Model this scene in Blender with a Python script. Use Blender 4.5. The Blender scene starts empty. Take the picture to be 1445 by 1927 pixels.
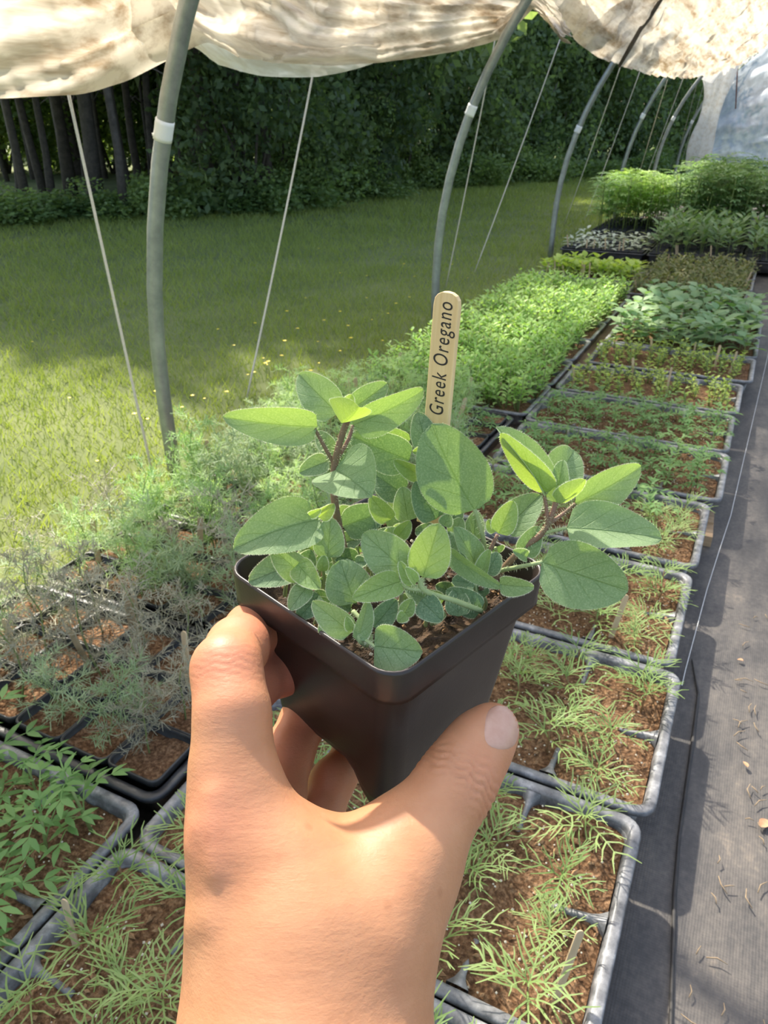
import bpy, math, random
import numpy as np
from mathutils import Vector, Matrix

random.seed(7)
rng = np.random.default_rng(7)
scene = bpy.context.scene
COL = scene.collection
PI = math.pi

# ------------------------------------------------------------------ camera
IW, IH, FPX = 1445.0, 1927.0, 1392.0
PITCH, YAW, CAMH = math.radians(28), math.radians(26), 0.84
FW = Vector((-math.sin(YAW) * math.cos(PITCH), math.cos(YAW) * math.cos(PITCH), -math.sin(PITCH)))
RT = Vector((math.cos(YAW), math.sin(YAW), 0))
UP = RT.cross(FW)
CAM = Vector((0, 0, CAMH))
cd = bpy.data.cameras.new('camera')
cd.sensor_fit = 'VERTICAL'; cd.sensor_height = 36; cd.sensor_width = 27
cd.lens = 36 * FPX / IH
cd.clip_start = 0.02; cd.clip_end = 200
cd.dof.use_dof = True; cd.dof.focus_distance = 0.265; cd.dof.aperture_fstop = 45
camo = bpy.data.objects.new('camera', cd); COL.objects.link(camo)
CM = Matrix((( RT.x, UP.x, -FW.x, CAM.x), (RT.y, UP.y, -FW.y, CAM.y), (RT.z, UP.z, -FW.z, CAM.z), (0, 0, 0, 1)))
camo.matrix_world = CM
scene.camera = camo

# ------------------------------------------------------------------ light
SUN_AZ, SUN_EL = math.radians(50), math.radians(47)      # azimuth left of +y
SDIR = Vector((-math.sin(SUN_AZ) * math.cos(SUN_EL), math.cos(SUN_AZ) * math.cos(SUN_EL), math.sin(SUN_EL)))
world = bpy.data.worlds.new('world'); scene.world = world
world.use_nodes = True
wn = world.node_tree
sky = wn.nodes.new('ShaderNodeTexSky'); sky.sky_type = 'NISHITA'
sky.sun_disc = False; sky.sun_elevation = SUN_EL; sky.sun_rotation = -SUN_AZ
sky.air_density = 1.0; sky.dust_density = 2.5; sky.ozone_density = 1.0
bg = wn.nodes['Background']; bg.inputs['Strength'].default_value = 0.30
wn.links.new(sky.outputs[0], bg.inputs['Color'])
sl = bpy.data.lights.new('sun', 'SUN'); sl.energy = 8.5; sl.angle = math.radians(1.2); sl.color = (1.0, 0.93, 0.80)
so = bpy.data.objects.new('sun', sl); COL.objects.link(so)
so.rotation_euler = SDIR.to_track_quat('Z', 'Y').to_euler(); so.location = (-6, 4, 9)
vs = scene.view_settings
vs.view_transform = 'Standard'; vs.look = 'None'; vs.gamma = 1.0; vs.use_curve_mapping = False
vs.exposure = 0.46

# ------------------------------------------------------------------ helpers
def W(px, py, d):
    """photo pixel + depth along the optical axis (m) -> world point"""
    return CAM + (FW + RT * ((px - IW / 2) / FPX) - UP * ((py - IH / 2) / FPX)) * d
def ray(px, py):
    return FW + RT * ((px - IW / 2) / FPX) - UP * ((py - IH / 2) / FPX)
def on_z(px, py, z):
    r = ray(px, py); return CAM + r * ((z - CAMH) / r.z)
def on_x(px, py, x):
    r = ray(px, py); return CAM + r * (x / r.x)
def on_y(px, py, y):
    r = ray(px, py); return CAM + r * (y / r.y)

def tag(o, label=None, cat=None, group=None, kind=None):
    if label: o['label'] = label
    if cat: o['category'] = cat
    if group: o['group'] = group
    if kind: o['kind'] = kind
    return o
def link(o, parent=None):
    COL.objects.link(o)
    if parent is not None: o.parent = parent
    return o
def empty(name, loc=(0, 0, 0), rz=0.0):
    o = bpy.data.objects.new(name, None); COL.objects.link(o)
    o.location = loc; o.rotation_euler = (0, 0, rz); o.empty_display_size = 0.03
    return o
def obj(name, me, parent=None, loc=None, rot=None, scale=None):
    o = bpy.data.objects.new(name, me); link(o, parent)
    if loc is not None: o.location = loc
    if rot is not None: o.rotation_euler = rot
    if scale is not None: o.scale = scale if hasattr(scale, '__len__') else (scale,) * 3
    return o

class MB:
    """collects shapes and builds one mesh"""
    def __init__(s): s.v = []; s.f = []; s.m = []; s.uv = {}
    def add(s, vs, fs, m=0):
        n = len(s.v); s.v += [tuple(p) for p in vs]
        for f in fs: s.f.append(tuple(i + n for i in f)); s.m.append(m)
        return n
    def box(s, c, sz, m=0, rot=None):
        c = Vector(c); h = Vector(sz) / 2
        vs = [Vector((x * h.x, y * h.y, z * h.z)) for x in (-1, 1) for y in (-1, 1) for z in (-1, 1)]
        if rot is not None: vs = [rot @ v for v in vs]
        s.add([c + v for v in vs], [(0, 1, 3, 2), (4, 6, 7, 5), (0, 4, 5, 1), (2, 3, 7, 6), (0, 2, 6, 4), (1, 5, 7, 3)], m)
    def tube(s, pts, rad, n=6, m=0, cap=True):
        pts = [Vector(p) for p in pts]
        if not hasattr(rad, '__len__'): rad = [rad] * len(pts)
        ref = None; rings = []
        for i, p in enumerate(pts):
            t = (pts[min(i + 1, len(pts) - 1)] - pts[max(i - 1, 0)])
            t = t.normalized() if t.length > 1e-9 else Vector((0, 0, 1))
            if ref is None: ref = t.orthogonal().normalized()
            ref = (ref - t * ref.dot(t)); ref = ref.normalized() if ref.length > 1e-6 else t.orthogonal().normalized()
            b = t.cross(ref)
            rings.append([p + (ref * math.cos(2 * PI * k / n) + b * math.sin(2 * PI * k / n)) * rad[i] for k in range(n)])
        vs = [v for r in rings for v in r]
        fs = [(i * n + k, i * n + (k + 1) % n, (i + 1) * n + (k + 1) % n, (i + 1) * n + k) for i in range(len(pts) - 1) for k in range(n)]
        if cap: fs += [tuple(range(n - 1, -1, -1)), tuple((len(pts) - 1) * n + k for k in range(n))]
        s.add(vs, fs, m)
    def ribbon(s, pts, wid, nrm, m=0):
        pts = [Vector(p) for p in pts]; vs = []
        for i, p in enumerate(pts):
            t = pts[min(i + 1, len(pts) - 1)] - pts[max(i - 1, 0)]
            b = t.cross(nrm); b = b.normalized() if b.length > 1e-9 else Vector((1, 0, 0))
            w = wid[i] if hasattr(wid, '__len__') else wid
            vs += [p - b * w / 2, p + b * w / 2]
        s.add(vs, [(2 * i, 2 * i + 1, 2 * i + 3, 2 * i + 2) for i in range(len(pts) - 1)], m)
    def leaf(s, base, d, nrm, L, wd, m=0, n=4, droop=0.25, fold=0.25, sharp=0.8):
        """simple oval leaf blade with a folded midrib"""
        base = Vector(base); d = Vector(d).normalized(); nrm = Vector(nrm)
        nrm = (nrm - d * nrm.dot(d)); nrm = nrm.normalized() if nrm.length > 1e-6 else d.orthogonal().normalized()
        b = d.cross(nrm); vs = []
        for i in range(n + 1):
            u = i / n; c = base + d * (L * u) - nrm * (droop * L * u * u)
            w = wd / 2 * math.sin(PI * min(u ** sharp, 1.0)) ** 0.8 if 0 < i < n else wd * 0.03
            vs += [c - b * w + nrm * (w * fold), c, c + b * w + nrm * (w * fold)]
        fs = []
        for i in range(n):
            a = 3 * i
            fs += [(a, a + 1, a + 4, a + 3), (a + 1, a + 2, a + 5, a + 4)]
        s.add(vs, fs, m)
    def mesh(s, name, mats, smooth=True):
        me = bpy.data.meshes.new(name); me.from_pydata(s.v, [], s.f)
        for mt in (mats if isinstance(mats, (list, tuple)) else [mats]): me.materials.append(mt)
        me.polygons.foreach_set('material_index', s.m)
        if smooth: me.polygons.foreach_set('use_smooth', [True] * len(s.f))
        me.update(); return me

def np_mesh(name, verts, faces, mats, smooth=False, midx=None):
    verts = np.asarray(verts, np.float32); faces = np.asarray(faces, np.int32)
    me = bpy.data.meshes.new(name); nv, nf, k = len(verts), len(faces), faces.shape[1]
    me.vertices.add(nv); me.vertices.foreach_set('co', verts.ravel())
    me.loops.add(nf * k); me.loops.foreach_set('vertex_index', faces.ravel())
    me.polygons.add(nf); me.polygons.foreach_set('loop_start', np.arange(0, nf * k, k, dtype=np.int32))
    if midx is not None: me.polygons.foreach_set('material_index', np.asarray(midx, np.int32))
    me.polygons.foreach_set('use_smooth', np.full(nf, smooth))
    for mt in (mats if isinstance(mats, (list, tuple)) else [mats]): me.materials.append(mt)
    me.update(calc_edges=True); me.validate(); return me
def grid_faces(nu, nv):
    i, j = np.meshgrid(np.arange(nu - 1), np.arange(nv - 1), indexing='ij')
    a = (i * nv + j).ravel(); return np.stack([a, a + nv, a + nv + 1, a + 1], 1)
def smooth_noise(shape, cells, seed):
    """value noise on a grid, bicubic-ish interpolation"""
    r = np.random.default_rng(seed); g = r.uniform(-1, 1, (cells[0] + 3, cells[1] + 3))
    u = np.linspace(0, cells[0], shape[0]); v = np.linspace(0, cells[1], shape[1])
    iu = np.minimum(u.astype(int), cells[0]); iv = np.minimum(v.astype(int), cells[1])
    fu = u - iu; fv = v - iv; fu = fu * fu * (3 - 2 * fu); fv = fv * fv * (3 - 2 * fv)
    a = g[np.ix_(iu, iv)]; b = g[np.ix_(iu + 1, iv)]; c = g[np.ix_(iu, iv + 1)]; d = g[np.ix_(iu + 1, iv + 1)]
    fu = fu[:, None]; fv = fv[None]
    return (a * (1 - fu) + b * fu) * (1 - fv) + (c * (1 - fu) + d * fu) * fv

# ------------------------------------------------------------------ materials
def new_mat(name):
    m = bpy.data.materials.new(name); m.use_nodes = True
    nt = m.node_tree; bs = nt.nodes['Principled BSDF']; out = nt.nodes['Material Output']
    return m, nt, bs, out
def N(nt, t, **kw):
    n = nt.nodes.new('ShaderNode' + t)
    for k, v in kw.items(): setattr(n, k, v)
    return n
def ramp(nt, fac, stops, interp='LINEAR'):
    r = N(nt, 'ValToRGB'); r.color_ramp.interpolation = interp
    el = r.color_ramp.elements
    while len(el) < len(stops): el.new(0.5)
    for e, (p, c) in zip(el, stops): e.position = p; e.color = (*c, 1)
    nt.links.new(fac, r.inputs[0]); return r.outputs[0]
def noise(nt, scale, detail=3, rough=0.6, vec=None, coord='Object', stretch=None):
    n = N(nt, 'TexNoise'); n.inputs['Scale'].default_value = scale
    n.inputs['Detail'].default_value = detail; n.inputs['Roughness'].default_value = rough
    if vec is None:
        tc = N(nt, 'TexCoord'); vec = tc.outputs[coord]
    if stretch is not None:
        mp = N(nt, 'Mapping'); mp.inputs['Scale'].default_value = stretch
        nt.links.new(vec, mp.inputs[0]); vec = mp.outputs[0]
    nt.links.new(vec, n.inputs['Vector']); return n.outputs['Fac']
def bump(nt, bs, h, strength=0.3, dist=0.002):
    b = N(nt, 'Bump'); b.inputs['Strength'].default_value = strength; b.inputs['Distance'].default_value = dist
    nt.links.new(h, b.inputs['Height']); nt.links.new(b.outputs[0], bs.inputs['Normal']); return b.outputs[0]
def plain(name, col, rough=0.6, metal=0.0, spec=0.5, var=None, vscale=30, bmp=0.0, bscale=200, bdist=0.001, stretch=None):
    m, nt, bs, out = new_mat(name)
    bs.inputs['Roughness'].default_value = rough; bs.inputs['Metallic'].default_value = metal
    bs.inputs['Specular IOR Level'].default_value = spec
    if var is None: bs.inputs['Base Color'].default_value = (*col, 1)
    else:
        c = ramp(nt, noise(nt, vscale, 4, 0.65, stretch=stretch), [(0.3, col), (0.7, var)])
        nt.links.new(c, bs.inputs['Base Color'])
    if bmp: bump(nt, bs, noise(nt, bscale, 3, stretch=stretch), bmp, bdist)
    return m
def leafmat(name, c1, c2, trans=0.35, tcol=None, rough=0.55, sheen=0.0, vscale=8.0, spec=0.35):
    m, nt, bs, out = new_mat(name)
    oi = N(nt, 'ObjectInfo'); geo = N(nt, 'NewGeometry')
    nz = noise(nt, vscale, 2)
    ad = N(nt, 'Math', operation='MULTIPLY_ADD'); ad.inputs[1].default_value = 0.5
    nt.links.new(oi.outputs['Random'], ad.inputs[0])
    ml = N(nt, 'Math', operation='MULTIPLY'); ml.inputs[1].default_value = 0.5
    nt.links.new(nz, ml.inputs[0]); nt.links.new(ml.outputs[0], ad.inputs[2])
    ad2 = N(nt, 'Math', operation='MULTIPLY_ADD'); ad2.inputs[1].default_value = 0.4
    nt.links.new(geo.outputs['Random Per Island'], ad2.inputs[0]); 
    sb = N(nt, 'Math', operation='SUBTRACT'); sb.inputs[1].default_value = 0.2
    nt.links.new(ad.outputs[0], sb.inputs[0]); nt.links.new(sb.outputs[0], ad2.inputs[2])
    c = ramp(nt, ad2.outputs[0], [(0.15, c1), (0.85, c2)])
    nt.links.new(c, bs.inputs['Base Color'])
    bs.inputs['Roughness'].default_value = rough; bs.inputs['Specular IOR Level'].default_value = spec
    if sheen:
        bs.inputs['Sheen Weight'].default_value = sheen; bs.inputs['Sheen Roughness'].default_value = 0.4
    tr = N(nt, 'BsdfTranslucent'); mixc = N(nt, 'Mix', data_type='RGBA', blend_type='MULTIPLY')
    mixc.inputs['Factor'].default_value = 1.0
    nt.links.new(c, mixc.inputs['A']); mixc.inputs['B'].default_value = (*(tcol or (1.5, 1.6, 0.7)), 1)
    nt.links.new(mixc.outputs['Result'], tr.inputs['Color'])
    mx = N(nt, 'MixShader'); mx.inputs[0].default_value = trans
    nt.links.new(bs.outputs[0], mx.inputs[1]); nt.links.new(tr.outputs[0], mx.inputs[2])
    nt.links.new(mx.outputs[0], out.inputs[0]); return m

M = {}
M['cosmos'] = leafmat('cosmos_leaf', (.15, .25, .07), (.31, .405, .145), .33)
M['cosmos_stem'] = plain('cosmos_stem', (.20, .15, .05), .6, var=(.26, .09, .05), vscale=60)
M['marigold'] = leafmat('marigold_leaf', (.10, .22, .06), (.22, .36, .12), .35)
M['green_stem'] = plain('green_stem', (.16, .24, .06), .55, var=(.25, .28, .10), vscale=40)
M['thyme'] = leafmat('small_round_leaf', (.22, .33, .05), (.42, .50, .12), .35)
M['dense'] = leafmat('dense_leaf', (.24, .42, .10), (.48, .62, .24), .4)
M['broad'] = leafmat('broad_leaf', (.14, .26, .11), (.32, .44, .24), .3)
M['russet'] = leafmat('russet_leaf', (.14, .17, .06), (.28, .26, .12), .3)
M['lettuce'] = leafmat('lettuce_leaf', (.30, .42, .07), (.48, .58, .16), .4)
M['silver'] = leafmat('silver_leaf', (.34, .40, .30), (.58, .62, .50), .25)
M['sage'] = leafmat('sage_leaf', (.12, .22, .09), (.26, .36, .18), .3)
M['tagetes'] = leafmat('tall_marigold_leaf', (.22, .38, .11), (.50, .62, .26), .35)
M['tagetes_dark'] = leafmat('tall_dark_leaf', (.12, .24, .09), (.28, .40, .19), .3)
M['fennel'] = leafmat('fennel_leaf', (.18, .26, .13), (.36, .45, .26), .3, tcol=(1.3, 1.4, .8))
M['fennel_green'] = leafmat('fennel_green_leaf', (.20, .35, .13), (.42, .54, .27), .35)
M['bronze'] = leafmat('bronze_fennel_leaf', (.24, .23, .16), (.40, .39, .29), .25, tcol=(1.2, 1.2, .9))
M['wood_tag'] = plain('weathered_marker_wood', (.42, .30, .17), .75, var=(.60, .46, .28), vscale=60, stretch=(1, 1, .15))
M['grass'] = leafmat('grass_blade', (.13, .19, .04), (.34, .38, .10), .35, vscale=1.6)
M['bark'] = plain('bark', (.055, .045, .036), .9, var=(.12, .10, .08), vscale=14, bmp=.5, bscale=40, bdist=.02)
M['wood_leaf'] = leafmat('woodland_leaf', (.07, .11, .05), (.23, .30, .14), .5, vscale=.8)
M['wood_leaf2'] = leafmat('woodland_leaf_light', (.09, .155, .05), (.26, .34, .12), .42, vscale=.8)
M['galv'] = plain('galvanised_steel', (.27, .29, .28), .42, .75, var=(.42, .44, .42), vscale=25)
M['tape'] = plain('white_tape', (.75, .75, .72), .5)
M['rope'] = plain('rope', (.55, .49, .38), .9, var=(.68, .62, .50), vscale=200, bmp=.6, bscale=500)
M['timber'] = plain('timber', (.34, .22, .12), .75, var=(.52, .36, .21), vscale=30, stretch=(.2, 3, 3))
M['yellow'] = plain('yellow_petal', (.85, .66, .03), .5)
M['straw'] = plain('straw', (.22, .15, .09), .8, var=(.42, .32, .20), vscale=90)
M['dryleaf'] = plain('dry_leaf', (.38, .19, .09), .75, var=(.55, .32, .18), vscale=80)

def mat_tray():
    m, nt, bs, out = new_mat('black_tray_plastic')
    n1 = noise(nt, 35, 5, .7); geo = N(nt, 'NewGeometry'); sx = N(nt, 'SeparateXYZ')
    c = ramp(nt, n1, [(0.32, (.055, .056, .060)), (0.55, (.20, .20, .205)), (0.75, (.46, .46, .46))])
    nt.links.new(c, bs.inputs['Base Color'])
    r = ramp(nt, n1, [(0.3, (.28,) * 3), (0.8, (.6,) * 3)]); nt.links.new(r, bs.inputs['Roughness'])
    return m
M['tray'] = mat_tray()
M['tray_black'] = plain('black_deep_tray_plastic', (.016, .016, .018), .38, var=(.06, .06, .062), vscale=35)
M['cell'] = plain('black_pot_plastic', (.014, .014, .015), .4, var=(.035, .035, .036), vscale=40)

def mat_soil():
    m, nt, bs, out = new_mat('potting_soil')
    n1 = noise(nt, 160, 6, .75); n2 = noise(nt, 14, 3)
    v = N(nt, 'TexVoronoi'); v.inputs['Scale'].default_value = 190; v.inputs['Randomness'].default_value = 1
    tc = N(nt, 'TexCoord'); nt.links.new(tc.outputs['Object'], v.inputs['Vector'])
    c1 = ramp(nt, n1, [(0.30, (.042, .022, .012)), (0.47, (.16, .088, .046)), (0.62, (.34, .215, .125)), (.78, (.60, .45, .29))])
    c2 = ramp(nt, n2, [(0.35, (.72, .66, .6)), (0.7, (1.15, 1.1, 1.05))])
    mx = N(nt, 'Mix', data_type='RGBA', blend_type='MULTIPLY'); mx.inputs['Factor'].default_value = 1
    nt.links.new(c1, mx.inputs['A']); nt.links.new(c2, mx.inputs['B'])
    nt.links.new(mx.outputs['Result'], bs.inputs['Base Color'])
    bs.inputs['Roughness'].default_value = .95; bs.inputs['Specular IOR Level'].default_value = .2
    ad = N(nt, 'Math', operation='ADD'); nt.links.new(n1, ad.inputs[0]); nt.links.new(v.outputs['Distance'], ad.inputs[1])
    bump(nt, bs, ad.outputs[0], .9, .004); return m
M['soil'] = mat_soil()
M['perlite'] = plain('perlite', (.72, .62, .44), .9, var=(.85, .80, .68), vscale=300)
M['chip'] = plain('bark_chip', (.22, .11, .05), .9, var=(.42, .26, .13), vscale=200)

def mat_fabric():
    m, nt, bs, out = new_mat('woven_ground_fabric')
    tc = N(nt, 'TexCoord')
    n1 = noise(nt, 5, 6, .7, tc.outputs['Object'], stretch=(2.2, .8, 1)); n2 = noise(nt, 120, 4, .7, tc.outputs['Object'])
    wv = N(nt, 'TexWave', wave_type='BANDS', bands_direction='Y'); wv.inputs['Scale'].default_value = 95; wv.inputs['Distortion'].default_value = 1.0
    nt.links.new(tc.outputs['Object'], wv.inputs['Vector'])
    wx = N(nt, 'TexWave', wave_type='BANDS', bands_direction='X'); wx.inputs['Scale'].default_value = 95; wx.inputs['Distortion'].default_value = 1.0
    nt.links.new(tc.outputs['Object'], wx.inputs['Vector'])
    a = N(nt, 'Math', operation='MULTIPLY_ADD'); a.inputs[1].default_value = .35
    nt.links.new(n2, a.inputs[0]); nt.links.new(n1, a.inputs[2])
    c = ramp(nt, a.outputs[0], [(0.42, (.026, .024, .024)), (0.62, (.062, .056, .052)), (0.78, (.115, .100, .086)), (.92, (.21, .17, .13))])
    nt.links.new(c, bs.inputs['Base Color']); bs.inputs['Roughness'].default_value = .62
    s = N(nt, 'Math', operation='ADD'); nt.links.new(wv.outputs['Fac'], s.inputs[0]); nt.links.new(wx.outputs['Fac'], s.inputs[1])
    s2 = N(nt, 'Math', operation='ADD'); nt.links.new(s.outputs[0], s2.inputs[0]); nt.links.new(n2, s2.inputs[1])
    bump(nt, bs, s2.outputs[0], .15, .0010); return m
M['fabric'] = mat_fabric()
M['fabric_fold'] = plain('fabric_fold', (.018, .017, .018), .7, var=(.05, .045, .04), vscale=30)
M['lawn'] = plain('lawn_ground', (.075, .10, .025), .95, var=(.15, .17, .05), vscale=2.2)
M['forest_floor'] = plain('forest_floor', (.05, .05, .02), .95, var=(.13, .15, .04), vscale=.7)

def mat_film(name, base, stain, transl, transp, stretch, s0=.46, s1=.62, rough=.35):
    m, nt, bs, out = new_mat(name)
    n1 = noise(nt, 6, 5, .65, stretch=stretch); 
    c = ramp(nt, n1, [(s0, base), (s1, stain)])
    nt.links.new(c, bs.inputs['Base Color']); bs.inputs['Roughness'].default_value = rough
    bump(nt, bs, noise(nt, 22, 5, .6, stretch=stretch), .35, .01)
    tr = N(nt, 'BsdfTranslucent'); nt.links.new(c, tr.inputs['Color'])
    m1 = N(nt, 'MixShader'); m1.inputs[0].default_value = transl
    nt.links.new(bs.outputs[0], m1.inputs[1]); nt.links.new(tr.outputs[0], m1.inputs[2])
    if transp:
        tp = N(nt, 'BsdfTransparent'); m2 = N(nt, 'MixShader'); m2.inputs[0].default_value = transp
        nt.links.new(m1.outputs[0], m2.inputs[1]); nt.links.new(tp.outputs[0], m2.inputs[2])
        nt.links.new(m2.outputs[0], out.inputs[0])
    else: nt.links.new(m1.outputs[0], out.inputs[0])
    return m
M['curtain'] = mat_film('gathered_film', (.70, .635, .52), (.28, .195, .11), .58, .04, (2.6, .13, 2.6), .44, .68)
M['roof'] = mat_film('roof_film', (.88, .88, .87), (.76, .76, .75), .5, .66, (1, 1, 1))
M['endfilm'] = mat_film('end_wall_film', (.66, .72, .80), (.42, .48, .56), .6, .12, (1.5, 1.5, .8), .35, .7, .2)
M['hem'] = mat_film('film_hem', (.90, .90, .88), (.75, .72, .66), .65, .05, (4, .5, 4))

# ------------------------------------------------------------------ ground, lawn, fabric
nu, nv = 60, 60
gx = np.linspace(-40, 12, nu); gy = np.linspace(-6, 60, nv)
X, Y = np.meshgrid(gx, gy, indexing='ij')
Z = -0.012 + np.where(X < -6.5, (-6.5 - X) * 0.015, 0)
me = np_mesh('lawn', np.stack([X, Y, Z], -1).reshape(-1, 3), grid_faces(nu, nv), M['lawn'], True)
tag(obj('lawn', me), kind='structure')

nu, nv = 120, 300
gx = np.linspace(-1.13, 2.3, nu); gy = np.linspace(-0.9, 13.0, nv)
X, Y = np.meshgrid(gx, gy, indexing='ij')
Z = 0.001 + 0.006 * np.clip(smooth_noise((nu, nv), (14, 24), 3), -.2, 1) * (X > .06) + .003 * np.abs(smooth_noise((nu, nv), (60, 40), 4)) * (X > .06)
me = np_mesh('ground_fabric', np.stack([X, Y, Z], -1).reshape(-1, 3), grid_faces(nu, nv), M['fabric'], True)
fab = tag(obj('ground_fabric', me), kind='structure')
mb = MB()
lp = [on_z(x, y, .008) for x, y in ((1283, 1290), (1290, 1260), (1330, 1110), (1352, 1040), (1375, 970), (1400, 862), (1440, 690), (1458, 610))]
mb.ribbon(lp, .0012, Vector((0, 0, 1)))
obj('marking_thread', mb.mesh('marking_thread', M['tape']), fab)
mb = MB()
lp = [on_z(x, y, .004) for x, y in ((1302, 1240), (1314, 1305), (1303, 1400), (1278, 1573), (1269, 1687), (1266, 1800), (1262, 1930), (1255, 2060))]
mb.tube(lp, [.0012, .0022, .0028, .0022, .0026, .0022, .0022, .0022], 8)
obj('fabric_fold', mb.mesh('fabric_fold', M['fabric_fold']), fab)

# grass blades
def make_grass():
    out = []
    for (x0, x1, y0, y1, dens, hgt, wid) in ((-2.6, -1.16, 0.2, 4.5, 5200, .040, .0032), (-4.6, -2.6, 0.6, 6, 3000, .045, .0042),
                                          (-2.6, -1.2, 4.5, 14, 2200, .045, .0048), (-7.4, -4.6, 1.2, 8, 1700, .055, .006), (-7.0, -2.6, 6, 17, 1300, .06, .008)):
        n = int((x1 - x0) * (y1 - y0) * dens)
        p = np.stack([rng.uniform(x0, x1, n), rng.uniform(y0, y1, n), np.full(n, -.012)], 1)
        cl = np.sin(p[:, 0] * 3.1 + np.sin(p[:, 1] * 2.3) * 1.3) * np.sin(p[:, 1] * 2.7 + np.sin(p[:, 0] * 1.7)) 
        h = hgt * rng.uniform(.45, 1.25, n) * (1 + .35 * cl)
        a = rng.uniform(0, 2 * PI, n); ln = rng.uniform(.2, 1.1, n) * h
        b = rng.uniform(0, 2 * PI, n); w = wid * rng.uniform(.6, 1.4, n)
        dx = np.stack([np.cos(b), np.sin(b), np.zeros(n)], 1) * (w / 2)[:, None]
        tip = p + np.stack([np.cos(a) * ln, np.sin(a) * ln, h], 1)
        out.append(np.stack([p - dx, p + dx, tip], 1).reshape(-1, 3))
    v = np.concatenate(out); f = np.arange(len(v)).reshape(-1, 3)
    return np_mesh('grass_blades', v, f, M['grass'])
tag(obj('lawn_grass', make_grass()), 'short green grass covering the lawn outside the hoop house', 'grass', kind='stuff')

# ------------------------------------------------------------------ hoop house
ARC_X, ARC_R, ARC_Z, RIB_X = 0.46, 1.78, 0.20, -1.32
def arch(z):        # left leg x at height z
    return RIB_X if z <= ARC_Z else ARC_X - math.sqrt(max(ARC_R ** 2 - (z - ARC_Z) ** 2, 0))
def arch_pt(a, off=0.0):   # a = 0 at left spring line, PI at the right
    return (ARC_X - (ARC_R + off) * math.cos(a), ARC_Z + (ARC_R + off) * math.sin(a))
RIBS = [(1.40, .818), (3.25, .87), (5.35, .78), (7.65, .86), (9.85, .84), (12.0, .8), (-0.75, .82)]
rib_names = ['galvanised hoop pole nearest the camera at left, taped once in white',
             'second galvanised hoop pole, standing behind the wooden name marker',
             'third galvanised hoop pole, rising beside the silver-leaved tray',
             'fourth galvanised hoop pole, rising behind the tall bright marigolds',
             'fifth galvanised hoop pole, thin with distance, just left of hanging plastic',
             'farthest galvanised hoop pole at the end wall', 'galvanised hoop pole beside the camera, out of frame at left']
for (ry, tz), lb in zip(RIBS, rib_names):
    r = empty('hoop_pole', (RIB_X, ry, 0)); tag(r, lb, 'pole', 'hoop house poles')
    mb = MB(); pts = [Vector((0, 0, -.2)), Vector((0, 0, .1))]
    for k in range(0, 41):
        x, z = arch_pt(PI * k / 40); pts.append(Vector((x - RIB_X, 0, z)))
    pts += [Vector((pts[-1].x, 0, .1)), Vector((pts[-1].x, 0, -.2))]
    mb.tube(pts, .0185, 16); obj('pipe', mb.mesh('hoop_pipe', M['galv']), r)
    mb = MB(); zz = [tz - .020, tz - .012, tz, tz + .012, tz + .020]
    mb.tube([Vector((arch(z) - RIB_X, 0, z)) for z in zz], [.0200, .0203, .0201, .0204, .0200], 16)
    mb.box((arch(tz) - RIB_X - .021, -.006, tz - .008), (.006, .010, .006))
    obj('tape_band', mb.mesh('tape_band', M['tape']), r)

# roof film
na, ny = 60, 90
AA = np.linspace(math.asin((1.22 - ARC_Z) / ARC_R), PI, na); YY = np.linspace(-1.2, 13.0, ny)
A2, Y2 = np.meshgrid(AA, YY, indexing='ij')
dsp = .024 + .010 * smooth_noise((na, ny), (18, 30), 9) - .014 * np.abs(np.sin((Y2 - 1.3) / 2.1 * PI))
X2 = ARC_X - (ARC_R + dsp) * np.cos(A2); Z2 = ARC_Z + (ARC_R + dsp) * np.sin(A2)
me = np_mesh('ceiling', np.stack([X2, Y2, Z2], -1).reshape(-1, 3), grid_faces(na, ny), M['roof'], True)
tag(obj('ceiling', me), kind='structure')
# end wall film
nx, nz = 90, 60
xs = np.linspace(0, 1, nx); zs = np.linspace(0, 1, nz)
U, V = np.meshgrid(xs, zs, indexing='ij')
XE = RIB_X + .05 + U * (2 * (ARC_X - RIB_X) - .1)
top = ARC_Z + np.sqrt(np.maximum(ARC_R ** 2 - (XE - ARC_X) ** 2, .0))
ZE = V * top
crs = .10 * smooth_noise((nx, nz), (14, 10), 21) + .06 * np.abs(smooth_noise((nx, nz), (34, 20), 22)) + .09 * np.abs(np.sin(6 * U + 5 * V + 2 * smooth_noise((nx, nz), (8, 8), 23)))
YE = 12.95 - crs
me = np_mesh('wall_back', np.stack([XE, YE, ZE], -1).reshape(-1, 3), grid_faces(nx, nz), M['endfilm'], True)
tag(obj('wall_back', me), kind='structure')

# gathered film along the hip (rolled-up side)
edge_px = [(0, 185, -1.42), (130, 178, -1.42), (230, 140, -1.36), (290, 105, -1.28), (345, 78, -1.21), (400, 104, -1.27), (480, 118, -1.36),
           (590, 125, -1.40), (700, 118, -1.38), (850, 95, -1.28), (930, 70, -1.19), (978, 10, -1.09), (1010, 32, -1.12), (1050, 82, -1.20),
           (1100, 112, -1.22), (1160, 128, -1.16), (1210, 143, -1.24), (1260, 148, -1.26), (1330, 128, -1.16), (1372, 95, -1.10)]
ep = [on_x(x, y, X_) for x, y, X_ in edge_px]
ey = np.array([-1.2, -.75, .2, .8] + [p.y for p in ep]); ez = np.array([.95, 1.05, .84, .86] + [p.z for p in ep]); ex = np.array([-1.35, -1.2, -1.42, -1.42] + [p.x for p in ep])
o_ = np.argsort(ey); ey, ez, ex = ey[o_], ez[o_], ex[o_]
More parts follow.
